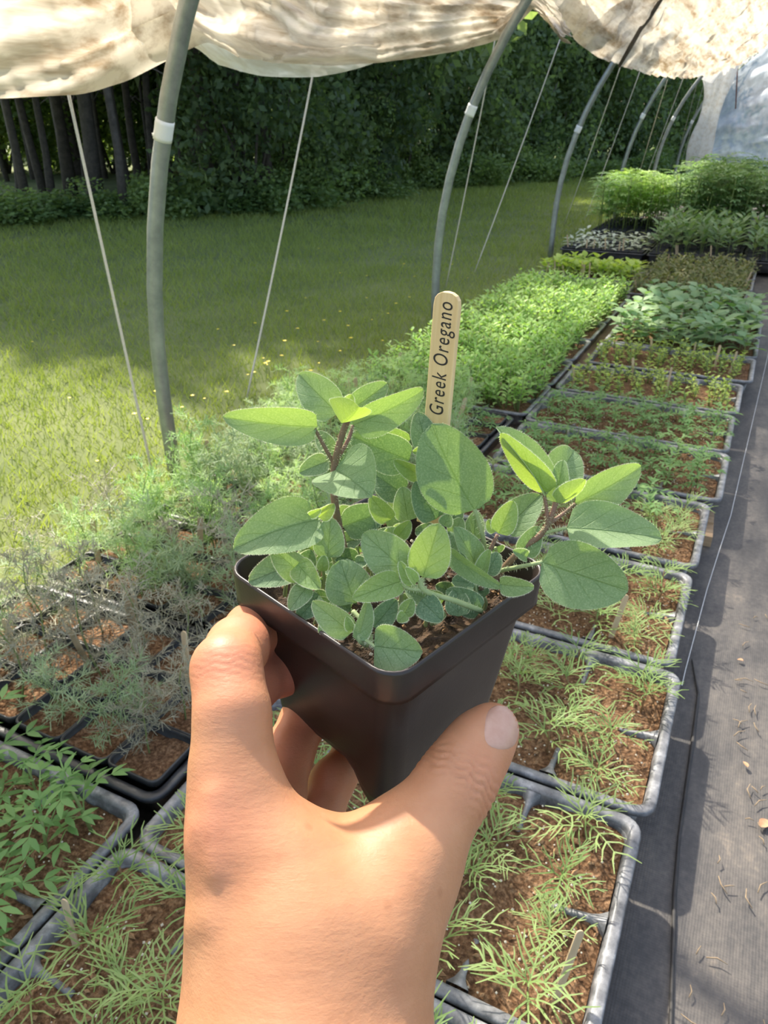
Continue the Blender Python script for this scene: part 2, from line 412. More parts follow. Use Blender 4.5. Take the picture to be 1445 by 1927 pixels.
def drape(name, y0, y1, nyy, ntt, seed, low=0.0, out=0.0, hipz=1.30, amp=1.0, t0=0.0):
    ys = np.linspace(y0, y1, nyy); ts = np.linspace(t0, 1, ntt)
    lz = np.interp(ys, ey, ez); lx = np.interp(ys, ey, ex)
    k = np.ones(9) / 9
    pad = lambda a: np.convolve(np.pad(a, 4, mode='edge'), k, 'valid')
    win = np.sin(PI * np.linspace(0, 1, nyy)) ** .5 if low else 1.0; lz = pad(lz) - low * win + (.012 if low else 0); lx = pad(lx) - out
    hz = np.maximum(hipz, lz + .10); hx = np.array([arch(min(z, 1.6)) for z in hz]) - .03 - out * .5
    Yg, T = np.meshgrid(ys, ts, indexing='ij')
    # cross-section: from the hip outward and down, tucking in at the lower edge
    bul = np.sin(PI * T ** .85)
    X = hx[:, None] + (lx - hx)[:, None] * T ** .75 - bul * .10 * np.clip((hz - lz)[:, None] / .4, .3, 1) + .05 * np.clip(T - .86, 0, 1) / .14
    Z = hz[:, None] + (lz - hz)[:, None] * T ** 1.15 
    # folds that run along the house and gather at each pole
    ph = smooth_noise((nyy, ntt), (13, 3), seed) * 1.3 + smooth_noise((nyy, ntt), (34, 6), seed + 1) * .30
    f = np.sin(2 * PI * (4.6 * T + ph * .5)) * .48 + np.sin(2 * PI * (10.5 * T + ph * .9 + .3)) * .30 + smooth_noise((nyy, ntt), (220, 16), seed + 2) * .16
    f = np.sign(f) * np.abs(f) ** .8
    X = X - f * .024 * amp * np.minimum(1, 4 * T + .1); Z = Z + f * .015 * amp * (T > .02) * (1 - T ** 6)
    return np_mesh(name, np.stack([X, Yg, Z], -1).reshape(-1, 3), grid_faces(nyy, ntt), M['curtain'] if not low else M['hem'], True)
cur = tag(empty('plastic_curtain', (0, 0, 0)), 'cream plastic film gathered in sagging folds along the open side of the hoop house', 'plastic sheet')
obj('gathered_folds', drape('gathered_folds', -1.2, 4.62, 900, 64, 31), cur)
# beyond the second pole the film hangs inside the poles, gathered up under the roof
def inner_drape():
    px = [(972, -6, -1.02), (990, 12, -1.03), (1015, 42, -1.04), (1050, 84, -1.06), (1100, 112, -1.06), (1160, 130, -1.05), (1210, 145, -1.05), (1260, 150, -1.05), (1310, 146, -1.03), (1345, 128, -1.00)]
    P = [on_x(x, y, X_) for x, y, X_ in px]; ys = np.linspace(P[0].y, P[-1].y, 700); nt_ = 90; ts = np.linspace(0, 1, nt_)
    lz = np.interp(ys, [p.y for p in P], [p.z for p in P]); k = np.ones(15) / 15; lz = np.convolve(np.pad(lz, 7, mode='edge'), k, 'valid')
    a0 = np.arcsin(np.clip((lz - ARC_Z) / (ARC_R - .07), 0, .99)); a1 = PI * .40
    Y, T = np.meshgrid(ys, ts, indexing='ij'); A = a1 + (a0[:, None] - a1) * T
    ph = smooth_noise((700, nt_), (22, 3), 61) * 1.2 + smooth_noise((700, nt_), (80, 10), 62) * .4
    f = np.sin(2 * PI * (4.2 * T + ph * .6)) * .5 + np.sin(2 * PI * (9.5 * T + ph * 1.3)) * .3 + smooth_noise((700, nt_), (260, 26), 63) * .25 + .5 * smooth_noise((700, nt_), (90, 30), 64) * (Y > 6.4)
    sag = .05 + .05 * np.abs(np.sin((Y - 3.25) / 2.15 * PI)) * np.sin(PI * T)
    R = ARC_R - sag - f * .030
    return np_mesh('inner_folds', np.stack([ARC_X - R * np.cos(A), Y, ARC_Z + R * np.sin(A)], -1).reshape(-1, 3), grid_faces(700, nt_), M['curtain'], True)
obj('inner_folds', inner_drape(), cur)
# second, inner layer of the roof film towards the end wall
na, ny = 50, 60
AA = np.linspace(PI * .385, PI * .86, na); YY = np.linspace(5.2, 12.9, ny); A2, Y2 = np.meshgrid(AA, YY, indexing='ij')
R2 = ARC_R - .045 - .02 * smooth_noise((na, ny), (16, 16), 71) - .02 * np.abs(smooth_noise((na, ny), (30, 40), 72))
me = np_mesh('ceiling_liner', np.stack([ARC_X - R2 * np.cos(A2), Y2, ARC_Z + R2 * np.sin(A2)], -1).reshape(-1, 3), grid_faces(na, ny), M['endfilm'], True)
tag(obj('ceiling_liner', me), kind='structure')
obj('hem_strip', drape('hem_strip', 1.47, 2.75, 260, 24, 37, low=.045, out=.035, amp=.15, t0=.72), cur)
# dark tube added over the film for the third pole's shadow and dirt line
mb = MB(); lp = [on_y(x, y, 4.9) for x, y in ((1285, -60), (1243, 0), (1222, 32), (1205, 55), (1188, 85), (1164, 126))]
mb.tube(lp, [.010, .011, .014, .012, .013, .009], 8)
tag(obj('shadow_dirt_line', mb.mesh('shadow_dirt_line', M['bark'])), 'added dark line of pole shadow and dirt crossing the cream film above the third pole', 'shadow_dirt_line')

# hanging gathered bunch of plastic at the end wall
mb_v = []; n_a, n_h = 40, 60
for j in range(n_h):
    t = j / (n_h - 1); c = on_y(1352 - 32 * t + 8 * math.sin(5 * t), 75 + 240 * t, 11.8)
    rr = .13 + .10 * (1 - t) ** 2 + .03 * math.sin(9 * t)
    for i in range(n_a):
        a = 2 * PI * i / n_a
        q = rr * (1 + .28 * math.sin(5 * a + 3 * t) + .14 * math.sin(11 * a + 7 * t))
        mb_v.append((c.x + q * math.cos(a) * .8, c.y + q * math.sin(a) * .6, c.z))
fc = [(j * n_a + i, j * n_a + (i + 1) % n_a, (j + 1) * n_a + (i + 1) % n_a, (j + 1) * n_a + i) for j in range(n_h - 1) for i in range(n_a)]
tag(obj('hanging_plastic', np_mesh('hanging_plastic', mb_v, fc, M['hem'], True)), 'bunched white plastic hanging down at the corner of the end wall', 'plastic sheet')
mb = MB(); mb.tube([on_y(1402, 40, 12.5), on_y(1388, 120, 12.5), on_y(1384, 205, 12.5)], .008, 6)
tag(obj('stake', mb.mesh('stake', plain('rusty', (.20, .06, .04), .8))), 'thin rusty rod in front of the bluish end wall', 'rod')

# ropes
ropes = [((128, 172), (290, 905), -1.46, -1.38, 'slack beige rope crossing the lawn left of the nearest pole'),
         ((592, 122), (462, 760), -1.46, -1.50, 'beige rope slanting down between the nearest and second poles'),
         ((932, 72), (838, 545), -1.30, -1.56, 'beige rope slanting just behind the second pole'),
         ((1050, 84), (893, 512), -1.30, -1.58, 'beige rope slanting from the film to the lawn right of the second pole'),
         ((1165, 132), (1082, 365), -1.28, -1.56, 'beige rope hanging just right of the third pole'),
         ((1200, 145), (1100, 415), -1.30, -1.58, 'beige rope passing behind the tall bright marigold tray, right of the third pole'),
         ((1256, 150), (1204, 320), -1.30, -1.55, 'thin rope just right of the fourth pole'),
         ((1286, 146), (1216, 330), -1.30, -1.55, 'thin rope between the fourth and fifth poles'),
         ((1316, 140), (1268, 320), -1.25, -1.50, 'thin rope just right of the fifth pole'),
         ((1330, 138), (1278, 320), -1.25, -1.50, 'thin rope nearest the hanging bunched plastic')]
for (a, b, xa, xb, lb) in ropes:
    A = on_x(*a, xa); B = on_x(*b, xb)
    A = A + (A - B) * .04
    if B.z > 0: B = A + (B - A) * ((A.z + .01) / (A.z - B.z))
    mb = MB(); pts = [A.lerp(B, t / 10) + Vector((0, 0, -.012 * math.sin(PI * t / 10))) for t in range(11)]
    mb.tube(pts, .0035, 6); tag(obj('rope', mb.mesh('rope', M['rope'])), lb, 'rope', 'ropes of the rolled-up side')

# ------------------------------------------------------------------ woods
def leaf_cloud(name, n, rx, ry, z0, z1, size, mats, seed, blobs=14, hollow=.35):
    r = np.random.default_rng(seed)
    bc = np.stack([r.uniform(-1, 1, blobs) * rx * .7, r.uniform(-1, 1, blobs) * ry * .7, r.uniform(z0, z1, blobs)], 1)
    br = r.uniform(.25, .5, blobs) * min(rx, ry)
    k = r.integers(0, blobs, n); d = r.normal(size=(n, 3)); d /= np.linalg.norm(d, axis=1)[:, None]
    p = bc[k] + d * (br[k] * r.uniform(hollow, 1.05, n) ** .6)[:, None]
    p[:, 2] = np.maximum(p[:, 2], .02)
    t = r.normal(size=(n, 3)); t[:, 2] -= .3; t /= np.linalg.norm(t, axis=1)[:, None]
    nn = r.normal(size=(n, 3)) + np.array([0, 0, .8]); b = np.cross(t, nn); b /= np.linalg.norm(b, axis=1)[:, None]
    s = (size * r.uniform(.6, 1.4, n))[:, None]
    v = np.stack([p, p + t * s * .5 + b * s * .28, p + t * s, p + t * s * .5 - b * s * .28], 1).reshape(-1, 3)
    return np_mesh(name, v, np.arange(4 * n).reshape(-1, 4), mats)
crowns = [leaf_cloud('tree_crown', 6500, 1.6, 1.6, 2.0, 4.3, .17, M['wood_leaf'], 50 + i, 26) for i in range(4)]
shrubs = [leaf_cloud('shrub_foliage', 5200, .95, .95, .25, 1.7, .075, M['wood_leaf'], 60 + i, 18) for i in range(4)]
shrubs2 = [leaf_cloud('shrub_foliage', 4600, .9, .9, .2, 1.5, .075, M['wood_leaf2'], 70 + i, 16) for i in range(3)]
lows = [leaf_cloud('undergrowth_foliage', 3400, .8, .6, .08, .42, .06, M['wood_leaf2'], 80 + i, 16) for i in range(3)]
def trunk_mesh(seed, h, r0):
    r = random.Random(seed); mb = MB(); x = y = 0; pts = []; rad = []
    for k in range(9):
        pts.append((x, y, -.05 + h * k / 8)); rad.append(r0 * (1 - .55 * k / 8) * (1.25 if k == 0 else 1))
        x += r.uniform(-.07, .07); y += r.uniform(-.07, .07)
    mb.tube(pts, rad, 9)
    for k in range(7):
        j = r.randrange(2, 8); a = r.uniform(0, 6.28); p = Vector(pts[j]); L = r.uniform(.4, 1.0)
        mb.tube([p, p + Vector((math.cos(a) * L * .5, math.sin(a) * L * .5, .1)), p + Vector((math.cos(a) * L, math.sin(a) * L, -.05))], [.018, .012, .004], 5)
    return mb.mesh('trunk', M['bark'])
trunks = [trunk_mesh(90 + i, 5.4, .042 + .012 * (i % 4)) for i in range(5)]
# trees: along the lawn edge and deeper
tr_rng = random.Random(5)
ORD = ['first', 'second', 'third', 'fourth', 'fifth', 'sixth', 'seventh', 'eighth', 'ninth', 'tenth', 'eleventh', 'twelfth', 'thirteenth', 'fourteenth', 'fifteenth', 'sixteenth', 'seventeenth', 'eighteenth', 'nineteenth', 'twentieth']
def heading(px):
    p = on_z(px, 330, 0); return Vector((p.x, p.y, 0)).normalized()
def tree_at(p, i, lab, group):
    t = empty('woodland_tree', (p.x, p.y, 0), tr_rng.uniform(0, 6.28)); tag(t, lab, 'tree', group); sc = tr_rng.uniform(.85, 1.15)
    obj('trunk', trunks[i % 5], t, scale=sc); obj('crown', crowns[i % 4], t, scale=(sc, sc, sc * tr_rng.uniform(.95, 1.15)))
for i, px in enumerate((40, 78, 128, 172, 222, 262, 300, 392, 445, 510, 565, 640, 705, 780, 860, 945, 1025, 1095, 1170, 1240)):
    dd = 8.4 + tr_rng.uniform(-.4, 2.4) + max(0, (px - 500) * .012)
    tree_at(heading(px) * dd, i, 'slender dark-trunked tree at the wood edge, ' + ORD[i] + ' from the left', 'trees at the wood edge')
for k in range(16):
    px = 8 + k * 28 + tr_rng.uniform(-8, 8); p = heading(px) * tr_rng.uniform(9.0, 13.5)
    t = empty('woodland_tree', (p.x, p.y, 0), tr_rng.uniform(0, 6.28)); tag(t, 'thin sapling trunk among the trees at left, ' + ORD[k] + ' from the left', 'tree', 'saplings in the wood at left')
    sc = tr_rng.uniform(.5, .75); obj('trunk', trunks[k % 5], t, scale=(sc, sc, .8)); obj('crown', shrubs[k % 4], t, (0, 0, 2.0), scale=(.8, .8, 1.2))
for k in range(11):
    px = 20 + k * 118 + tr_rng.uniform(-30, 30)
    tree_at(heading(px) * (13.0 + tr_rng.uniform(0, 2.5) + max(0, k - 5) * .9), k + 2, 'dark tree deeper in the wood, ' + ORD[k] + ' from the left of the back row', 'trees deeper in the wood')
for k, (x, y) in enumerate(((-6.7, -1.2), (-6.3, .9), (-6.9, 2.5), (-8.2, .2), (-8.4, 3.0))):
    tree_at(Vector((x, y, 0)), k, 'dark tree at the wood edge out of view to the left, ' + ORD[k] + ' of five', 'trees left of the view')
mb = MB()
for k in range(4):
    a = k * 1.6; mb.tube([(0, 0, 0), (.15 * math.cos(a), .15 * math.sin(a), .5), (.4 * math.cos(a), .4 * math.sin(a), 1.1)], [.02, .015, .006], 5)
SHST = mb.mesh('stem', M['bark'])
def shrub_at(px, dist, me, sc, lab, group, low=False):
    d = heading(px) * dist
    t = empty('woodland_shrub', (d.x, d.y, 0), tr_rng.uniform(0, 6.28)); tag(t, lab, 'shrub', group)
    obj('foliage', me, t, scale=sc)
    if not low: obj('stem', SHST, t, scale=sc)
for k in range(12):
    px = 470 + k * 72 + tr_rng.uniform(-20, 20)
    shrub_at(px, 8.3 + k * .75 + tr_rng.uniform(-.2, .4), shrubs[k % 4], tr_rng.uniform(.95, 1.25), 'dark leafy shrub at the wood edge, ' + ORD[k] + ' to the right of the nearest pole', 'dark shrubs at the wood edge')
for k, px in enumerate((585, 645, 760, 905, 1000, 1065, 1150)):
    shrub_at(px, 7.9 + .012 * max(0, px - 500), shrubs2[k % 3], .62, 'lighter green small shrub in front of the wood edge, ' + ORD[k] + ' from the left', 'light shrubs at the wood edge')
for k in range(7):
    shrub_at(-30 + k * 80, 19 + tr_rng.uniform(-1, 2), shrubs2[k % 3], 1.5, 'pale green far shrub glimpsed between the tree trunks, ' + ORD[k] + ' from the left', 'far pale shrubs in the wood')
for k in range(8):
    shrub_at(-50 + k * 66, 14.5 + tr_rng.uniform(-.5, 1.0), shrubs2[k % 3], (1.3, 1.3, 1.15), 'mid-distance green shrub behind the tree trunks, ' + ORD[k] + ' from the left', 'green shrubs behind the trunks')
for k in range(12):
    shrub_at(440 + k * 80, 15.0 + .6 * k + tr_rng.uniform(-.5, .8), shrubs[k % 4], 1.8, 'dense dark shrub far back in the wood, ' + ORD[k] + ' right of the nearest pole', 'far dark shrubs in the wood')
for k in range(7):
    shrub_at(-40 + k * 75 + tr_rng.uniform(-20, 20), 7.6 + tr_rng.uniform(-.2, .9), lows[k % 3], (.9, .9, tr_rng.uniform(.3, .7)), 'low undergrowth at the lawn edge, ' + ORD[k] + ' clump from the left of the view', 'undergrowth along the lawn', True)
for k in range(12):
    shrub_at(455 + k * 72 + tr_rng.uniform(-25, 25), 7.9 + .62 * k + tr_rng.uniform(-.2, .8), lows[k % 3], (1, 1, tr_rng.uniform(.35, .9)), 'low undergrowth at the lawn edge, ' + ORD[k] + ' clump right of the nearest pole', 'undergrowth along the lawn', True)

# lawn flowers
mb = MB(); mb.tube([(0, 0, -.012), (0, 0, .05)], .0012, 5)
for k in range(6):
    a = k * PI / 3; mb.leaf((0, 0, .05), (math.cos(a), math.sin(a), .35), (0, 0, 1), .011, .009, 1, 2, .1, .2)
fl = mb.mesh('wildflower', [M['green_stem'], M['yellow']])
fpx = [(130, 745), (253, 781), (277, 786), (295, 742), (362, 745), (342, 765), (478, 705), (384, 745), (427, 741), (182, 862), (466, 702), (536, 647), (530, 672), (495, 672), (502, 683), (500, 690),
       (610, 605), (640, 590), (598, 640), (655, 615), (690, 560), (700, 600), (720, 640), (560, 620), (575, 560), (640, 660), (600, 680), (505, 685), (585, 700), (660, 640), (730, 590), (745, 575), (770, 560),
       (640, 515), (690, 520), (850, 500), (780, 520), (860, 485), (905, 470), (920, 455), (880, 520), (760, 500), (820, 465), (600, 470), (660, 440), (700, 460), (540, 590), (480, 610), (440, 650), (410, 620), (60, 640), (100, 600), (210, 560)]
for i, (x, y) in enumerate(fpx):
    p = on_z(x, y, .035)
    o = obj('wildflower', fl, None, (p.x, p.y, 0), (0, 0, i * 1.3), tr_rng.uniform(.5, .95))
    tag(o, 'tiny yellow wildflower in the lawn grass', 'flower', 'yellow wildflowers in the lawn')

# ------------------------------------------------------------------ seedling meshes
def pinnate(mb, base, ang, up, L, pairs, lw, ll, rw, m, r, thin=True, bend=.5):
    """a pinnate leaf: arching rachis with leaflets on both sides"""
    d = Vector((math.cos(ang), math.sin(ang), 0)); side = Vector((-d.y, d.x, 0)); pts = []
    for k in range(6):
        u = k / 5; pts.append(Vector(base) + d * (L * u * math.cos(up * (1 - bend * u))) + Vector((0, 0, L * (math.sin(up) * u - bend * .8 * u * u * math.sin(up) - .10 * u * u))))
    mb.ribbon(pts, [rw, rw, rw, rw * .8, rw * .7, rw * .4], Vector((0, 0, 1)), m)
    for k in range(pairs):
        u = .25 + .7 * k / max(pairs - 1, 1); i = min(int(u * 5), 4); f = u * 5 - i
        p = pts[i].lerp(pts[i + 1], f); t = (pts[i + 1] - pts[i]).normalized()
        l = ll * (1.15 - .55 * abs(u - .45)) * r.uniform(.8, 1.2)
        for s in (-1, 1):
            dd = (t * r.uniform(.55, .95) + side * s * r.uniform(.6, .9) + Vector((0, 0, r.uniform(-.05, .35)))).normalized()
            if thin:
                q = p + dd * l * .55 + Vector((0, 0, .08 * l)); e = p + dd * l + t * .18 * l
                mb.ribbon([p, q, e], [lw, lw, lw * .45], Vector((0, 0, 1)), m)
                if r.random() < .45:
                    e2 = q + (dd * .3 + t * .7).normalized() * l * .45
                    mb.ribbon([q, q.lerp(e2, .6), e2], [lw * .9, lw * .8, lw * .4], Vector((0, 0, 1)), m)
            else: mb.leaf(p, dd, Vector((0, 0, 1)), l, lw, m, 3, .2, .25)
    if not thin: mb.leaf(pts[-1], pts[-1] - pts[-2], Vector((0, 0, 1)), ll * .9, lw, m, 3, .2, .25)

def m_cosmos(seed, big=1.0):
    r = random.Random(seed); mb = MB(); h = r.uniform(.022, .040) * big; lx, ly = r.uniform(-.008, .008), r.uniform(-.008, .008)
    mb.tube([(0, 0, -.005), (lx * .5, ly * .5, h * .5), (lx, ly, h)], [.0014, .0012, .0009], 5, 0)
    a0 = r.uniform(0, 6.28); nn = 3
    for k in range(nn):
        u = .45 + .55 * k / (nn - 1)
        for s in (0, PI):
            pinnate(mb, (lx * u, ly * u, h * u), a0 + k * 1.75 + s + r.uniform(-.3, .3), r.uniform(.3, .8) + .2 * u, r.uniform(.036, .056) * big * (1.15 - .45 * u), r.choice((3, 4, 4)), .0018, .020 * big, .0018, 1, r)
    for k in range(3): pinnate(mb, (lx, ly, h), r.uniform(0, 6.28), 1.15, .017 * big, 2, .0012, .009 * big, .0012, 1, r)
    return mb.mesh('cosmos_seedling', [M['cosmos_stem'], M['cosmos']])
def m_marigold(seed, big=1.0, key='marigold', h=None, nodes=3):
    r = random.Random(seed); mb = MB(); h = h or r.uniform(.028, .045) * big
    mb.tube([(0, 0, -.005), (0, 0, h)], [.0016 * big, .0012 * big], 5, 0); a0 = r.uniform(0, 6.28)
    for k in range(nodes):
        u = .3 + .7 * k / (nodes - 1)
        for s in (0, PI):
            pinnate(mb, (0, 0, h * u), a0 + k * 1.6 + s + r.uniform(-.25, .25), r.uniform(.4, .8) + .2 * u, r.uniform(.032, .046) * big, r.choice((2, 3, 3)) if h < .1 else 4, .0056 * big, .017 * big, .0016, 1, r, False, .6)
    for k in range(2): pinnate(mb, (0, 0, h), r.uniform(0, 6.28), 1.1, .018 * big, 2, .004 * big, .010 * big, .0013, 1, r, False)
    return mb.mesh(key + '_seedling', [M['green_stem'], M[key]])
def m_oval(seed, key, h, nodes, L, wd, per=2, up=.5, stem='green_stem', spread=0.0, branches=1):
    r = random.Random(seed); mb = MB()
    for b in range(branches):
        bx = Vector((r.uniform(-1, 1), r.uniform(-1, 1), 0)) * spread; hh = h * r.uniform(.75, 1.1)
        top = bx * 1.8 + Vector((r.uniform(-.1, .1) * h, r.uniform(-.1, .1) * h, hh))
        mb.tube([bx * .4 + Vector((0, 0, -.004)), bx.lerp(top, .5), top], [.0016, .0014, .001], 4, 0); a0 = r.uniform(0, 6.28)
        for k in range(nodes):
            u = .3 + .7 * k / max(nodes - 1, 1); p = bx.lerp(top, u)
            for s in range(per):
                a = a0 + k * 1.6 + s * 2 * PI / per + r.uniform(-.3, .3); e = up * (.6 + .7 * u) + r.uniform(-.2, .2)
                d = Vector((math.cos(a) * math.cos(e), math.sin(a) * math.cos(e), math.sin(e)))
                l = L * (1.1 - .35 * u) * r.uniform(.8, 1.15)
                pt = p + d * l * .25; mb.ribbon([p, pt], [.0012, .0012], Vector((0, 0, 1)), 0)
                mb.leaf(pt, d, Vector((0, 0, 1)), l, wd * l / L, 1, 4, r.uniform(.15, .4), .2)
    return mb.mesh(key + '_plant', [M[stem], M[key]])
def m_feather(seed, key, h, n=11, size=.05):
    """feathery herb: thread-like divided leaves on a stem"""
    r = random.Random(seed); mb = MB(); pts = [Vector((0, 0, -.005))]
    for k in range(4): pts.append(pts[-1] + Vector((r.uniform(-.1, .1) * h, r.uniform(-.1, .1) * h, h / 4)))
    mb.tube(pts, [.0018, .0016, .0014, .0011, .0008], 4, 0)
    for k in range(n):
        u = .12 + .88 * k / (n - 1); i = min(int(u * 4), 3); p = pts[i].lerp(pts[i + 1], u * 4 - i)
        a = k * 2.4 + r.uniform(-.4, .4); e = r.uniform(.3, 1.0); L = size * (1.25 - .5 * u) * r.uniform(.8, 1.2)
        d = Vector((math.cos(a) * math.cos(e), math.sin(a) * math.cos(e), math.sin(e)))
        rp = [p, p + d * L * .5 + Vector((0, 0, .004)), p + d * L - Vector((0, 0, .15 * L))]
        mb.ribbon(rp, [.0011, .0009, .0006], Vector((0, 0, 1)), 1)
        for q in range(9):
            f = .15 + .85 * q / 8; c = rp[0].lerp(rp[1], f * 2) if f < .5 else rp[1].lerp(rp[2], f * 2 - 1)
            for s in range(3):
                dd = (d * .5 + Vector((r.gauss(0, 1), r.gauss(0, 1), r.gauss(.1, .7)))).normalized(); l = L * r.uniform(.22, .42)
                mid = c + dd * l * .5; mb.ribbon([c, mid, c + dd * l], [.0013, .0012, .0006], Vector((r.gauss(0, .4), r.gauss(0, .4), 1)), 1)
                d2 = (dd + Vector((r.gauss(0, .7), r.gauss(0, .7), r.gauss(0, .7)))).normalized()
                mb.ribbon([mid, mid + d2 * l * .55], [.0012, .0006], Vector((r.gauss(0, .4), r.gauss(0, .4), 1)), 1)
    return mb.mesh(key + '_plant', [M['green_stem'], M[key]])

S = {}
S['cosmos'] = [m_cosmos(100 + i, 1.0) for i in range(6)]
S['cosmos_big'] = [m_cosmos(120 + i, 1.25) for i in range(5)]
S['marigold'] = [m_marigold(140 + i, 1.0) for i in range(5)]
S['marigold_big'] = [m_marigold(150 + i, 1.25) for i in range(4)]
S['thyme'] = [m_oval(160 + i, 'thyme', .045, 4, .014, .010, 2, .5, branches=2, spread=.007) for i in range(4)]
S['dense'] = [m_oval(170 + i, 'dense', .085, 6, .024, .011, 2, .6, branches=4, spread=.016) for i in range(5)]
S['broad'] = [m_oval(180 + i, 'broad', .075, 4, .055, .045, 2, .45, branches=1) for i in range(5)]
S['russet'] = [m_oval(190 + i, 'russet', .065, 4, .022, .013, 2, .6, branches=3, spread=.012) for i in range(4)]
S['lettuce'] = [m_oval(200 + i, 'lettuce', .035, 3, .030, .020, 3, .6) for i in range(3)]
S['silver'] = [m_oval(210 + i, 'silver', .045, 3, .055, .024, 2, .35) for i in range(4)]
S['sage'] = [m_oval(220 + i, 'sage', .17, 6, .080, .028, 2, .6) for i in range(4)]
S['tagetes'] = [m_marigold(230 + i, 2.6, 'tagetes', h=.33, nodes=8) for i in range(4)]
S['tagetes_dark'] = [m_marigold(240 + i, 2.9, 'tagetes_dark', h=.36, nodes=8) for i in range(4)]
S['fennel'] = [m_feather(250 + i, 'fennel', .11 + .015 * i, 15, .062) for i in range(5)]
S['fennel_green'] = [m_feather(260 + i, 'fennel_green', .11 + .012 * i, 15, .060) for i in range(5)]
S['bronze'] = [m_feather(270 + i, 'bronze', .13 + .015 * i, 14, .064) for i in range(4)]
part_name = dict(cosmos='seedling', cosmos_big='seedling', marigold='seedling', marigold_big='seedling')

# ------------------------------------------------------------------ trays
TW, TD, TH = .540, .296, .062
def rrect(w, d, r, n=5):
    pts = []
    for cx, cy, a0 in ((w / 2 - r, d / 2 - r, 0), (-w / 2 + r, d / 2 - r, PI / 2), (-w / 2 + r, -d / 2 + r, PI), (w / 2 - r, -d / 2 + r, 1.5 * PI)):
        for k in range(n + 1):
            a = a0 + PI / 2 * k / n; pts.append((cx + r * math.cos(a), cy + r * math.sin(a)))
    return pts
def loft(mb, loops, m=0, cap0=True, cap1=False):
    n = len(loops[0]); vs = [p for l in loops for p in l]
    fs = [(i * n + k, i * n + (k + 1) % n, (i + 1) * n + (k + 1) % n, (i + 1) * n + k) for i in range(len(loops) - 1) for k in range(n)]
    if cap0: fs.append(tuple(range(n - 1, -1, -1)))
    if cap1: fs.append(tuple((len(loops) - 1) * n + k for k in range(n)))
    mb.add(vs, fs, m)
def L3(pts, z): return [(x, y, z) for x, y in pts]
def tray_shell():
    mb = MB()
    loft(mb, [L3(rrect(TW - .056, TD - .056, .016), 0), L3(rrect(TW - .050, TD - .050, .018), .002), L3(rrect(TW - .030, TD - .030, .020), .050),
              L3(rrect(TW - .028, TD - .028, .020), .0535), L3(rrect(TW - .002, TD - .002, .024), .0540), L3(rrect(TW, TD, .025), .057),
              L3(rrect(TW - .001, TD - .001, .0245), .0612), L3(rrect(TW - .006, TD - .006, .022), .0625), L3(rrect(TW - .020, TD - .020, .017), .0622), L3(rrect(TW - .026, TD - .026, .015), .0610),
              L3(rrect(TW - .029, TD - .029, .015), .058), L3(rrect(TW - .034, TD - .034, .015), .035), L3(rrect(TW - .040, TD - .040, .015), .012)], cap0=True, cap1=True)
    return mb.mesh('tray_shell', M['tray']), mb.mesh('tray_shell', M['tray_black'])
def divider_mesh():
    """a web that joins the rim and mostly vanishes in the soil; runs along +x from the rim"""
    mb = MB(); n = 7; loops = []
    for k in range(n + 1):
        u = k / n; x = .058 * u; w = .0032 + .0085 * (1 - min(1, u * 3.0)) ** 2; z = .0618 - .0095 * min(1, u * 1.3)
        loops.append([(x, -w, .03), (x, -w, z - .001), (x, 0, z), (x, w, z - .001), (x, w, .03)])
    mb.add([p for l in loops for p in l], [(i * 5 + k, i * 5 + k + 1, (i + 1) * 5 + k + 1, (i + 1) * 5 + k) for i in range(n) for k in range(4)] + [tuple(n * 5 + k for k in range(5))])
    return mb.mesh('divider', M['tray'])
DIVS = [((TW / 2 - .016, 0), PI), ((-TW / 2 + .016, 0), 0)] + [((x, s * (TD / 2 - .016)), -s * PI / 2) for x in (-TW / 4, 0, TW / 4) for s in (1, -1)]
def soil_mesh(seed, w, d, z, lump=.004):
    nx, ny = 60, 34; u = np.linspace(-.5, .5, nx); v = np.linspace(-.5, .5, ny); X, Y = np.meshgrid(u * w, v * d, indexing='ij')
    Z = z + lump * smooth_noise((nx, ny), (16, 9), seed) + lump * .8 * smooth_noise((nx, ny), (40, 22), seed + 1) - .004 * np.maximum(np.abs(X / (w / 2)), np.abs(Y / (d / 2))) ** 8
    return np_mesh('soil', np.stack([X, Y, Z], -1).reshape(-1, 3), grid_faces(nx, ny), M['soil'], True)
def crumbs(seed, w, d, z, n=420):
    r = random.Random(seed); mb = MB()
    for k in range(n):
        c = Vector((r.uniform(-.5, .5) * w, r.uniform(-.5, .5) * d, z + r.uniform(.000, .003)))
        kind = 0 if r.random() < .42 else 1
        s = r.uniform(.0007, .0020) if kind == 0 else r.uniform(.0010, .0030)
        a = r.uniform(0, 6.28); ax = Vector((math.cos(a), math.sin(a), r.uniform(-.3, .3))); ay = Vector((-math.sin(a), math.cos(a), 0)); el = 1 if kind == 0 else r.uniform(1.2, 3)
        vs = [c + ax * s * el, c - ax * s * el, c + ay * s, c - ay * s, c + Vector((0, 0, s)), c - Vector((0, 0, s))]
        mb.add(vs, [(0, 2, 4), (2, 1, 4), (1, 3, 4), (3, 0, 4), (2, 0, 5), (1, 2, 5), (3, 1, 5), (0, 3, 5)], kind)
    return mb.mesh('soil_crumbs', [M['perlite'], M['chip']], False)
(SHELL, SHELL_B), DIV = tray_shell(), divider_mesh()
SOILS = [soil_mesh(300 + i, TW - .034, TD - .034, .051) for i in range(3)]
CRUMBS = [crumbs(310 + i, TW - .045, TD - .045, .0515, 900) for i in range(2)]
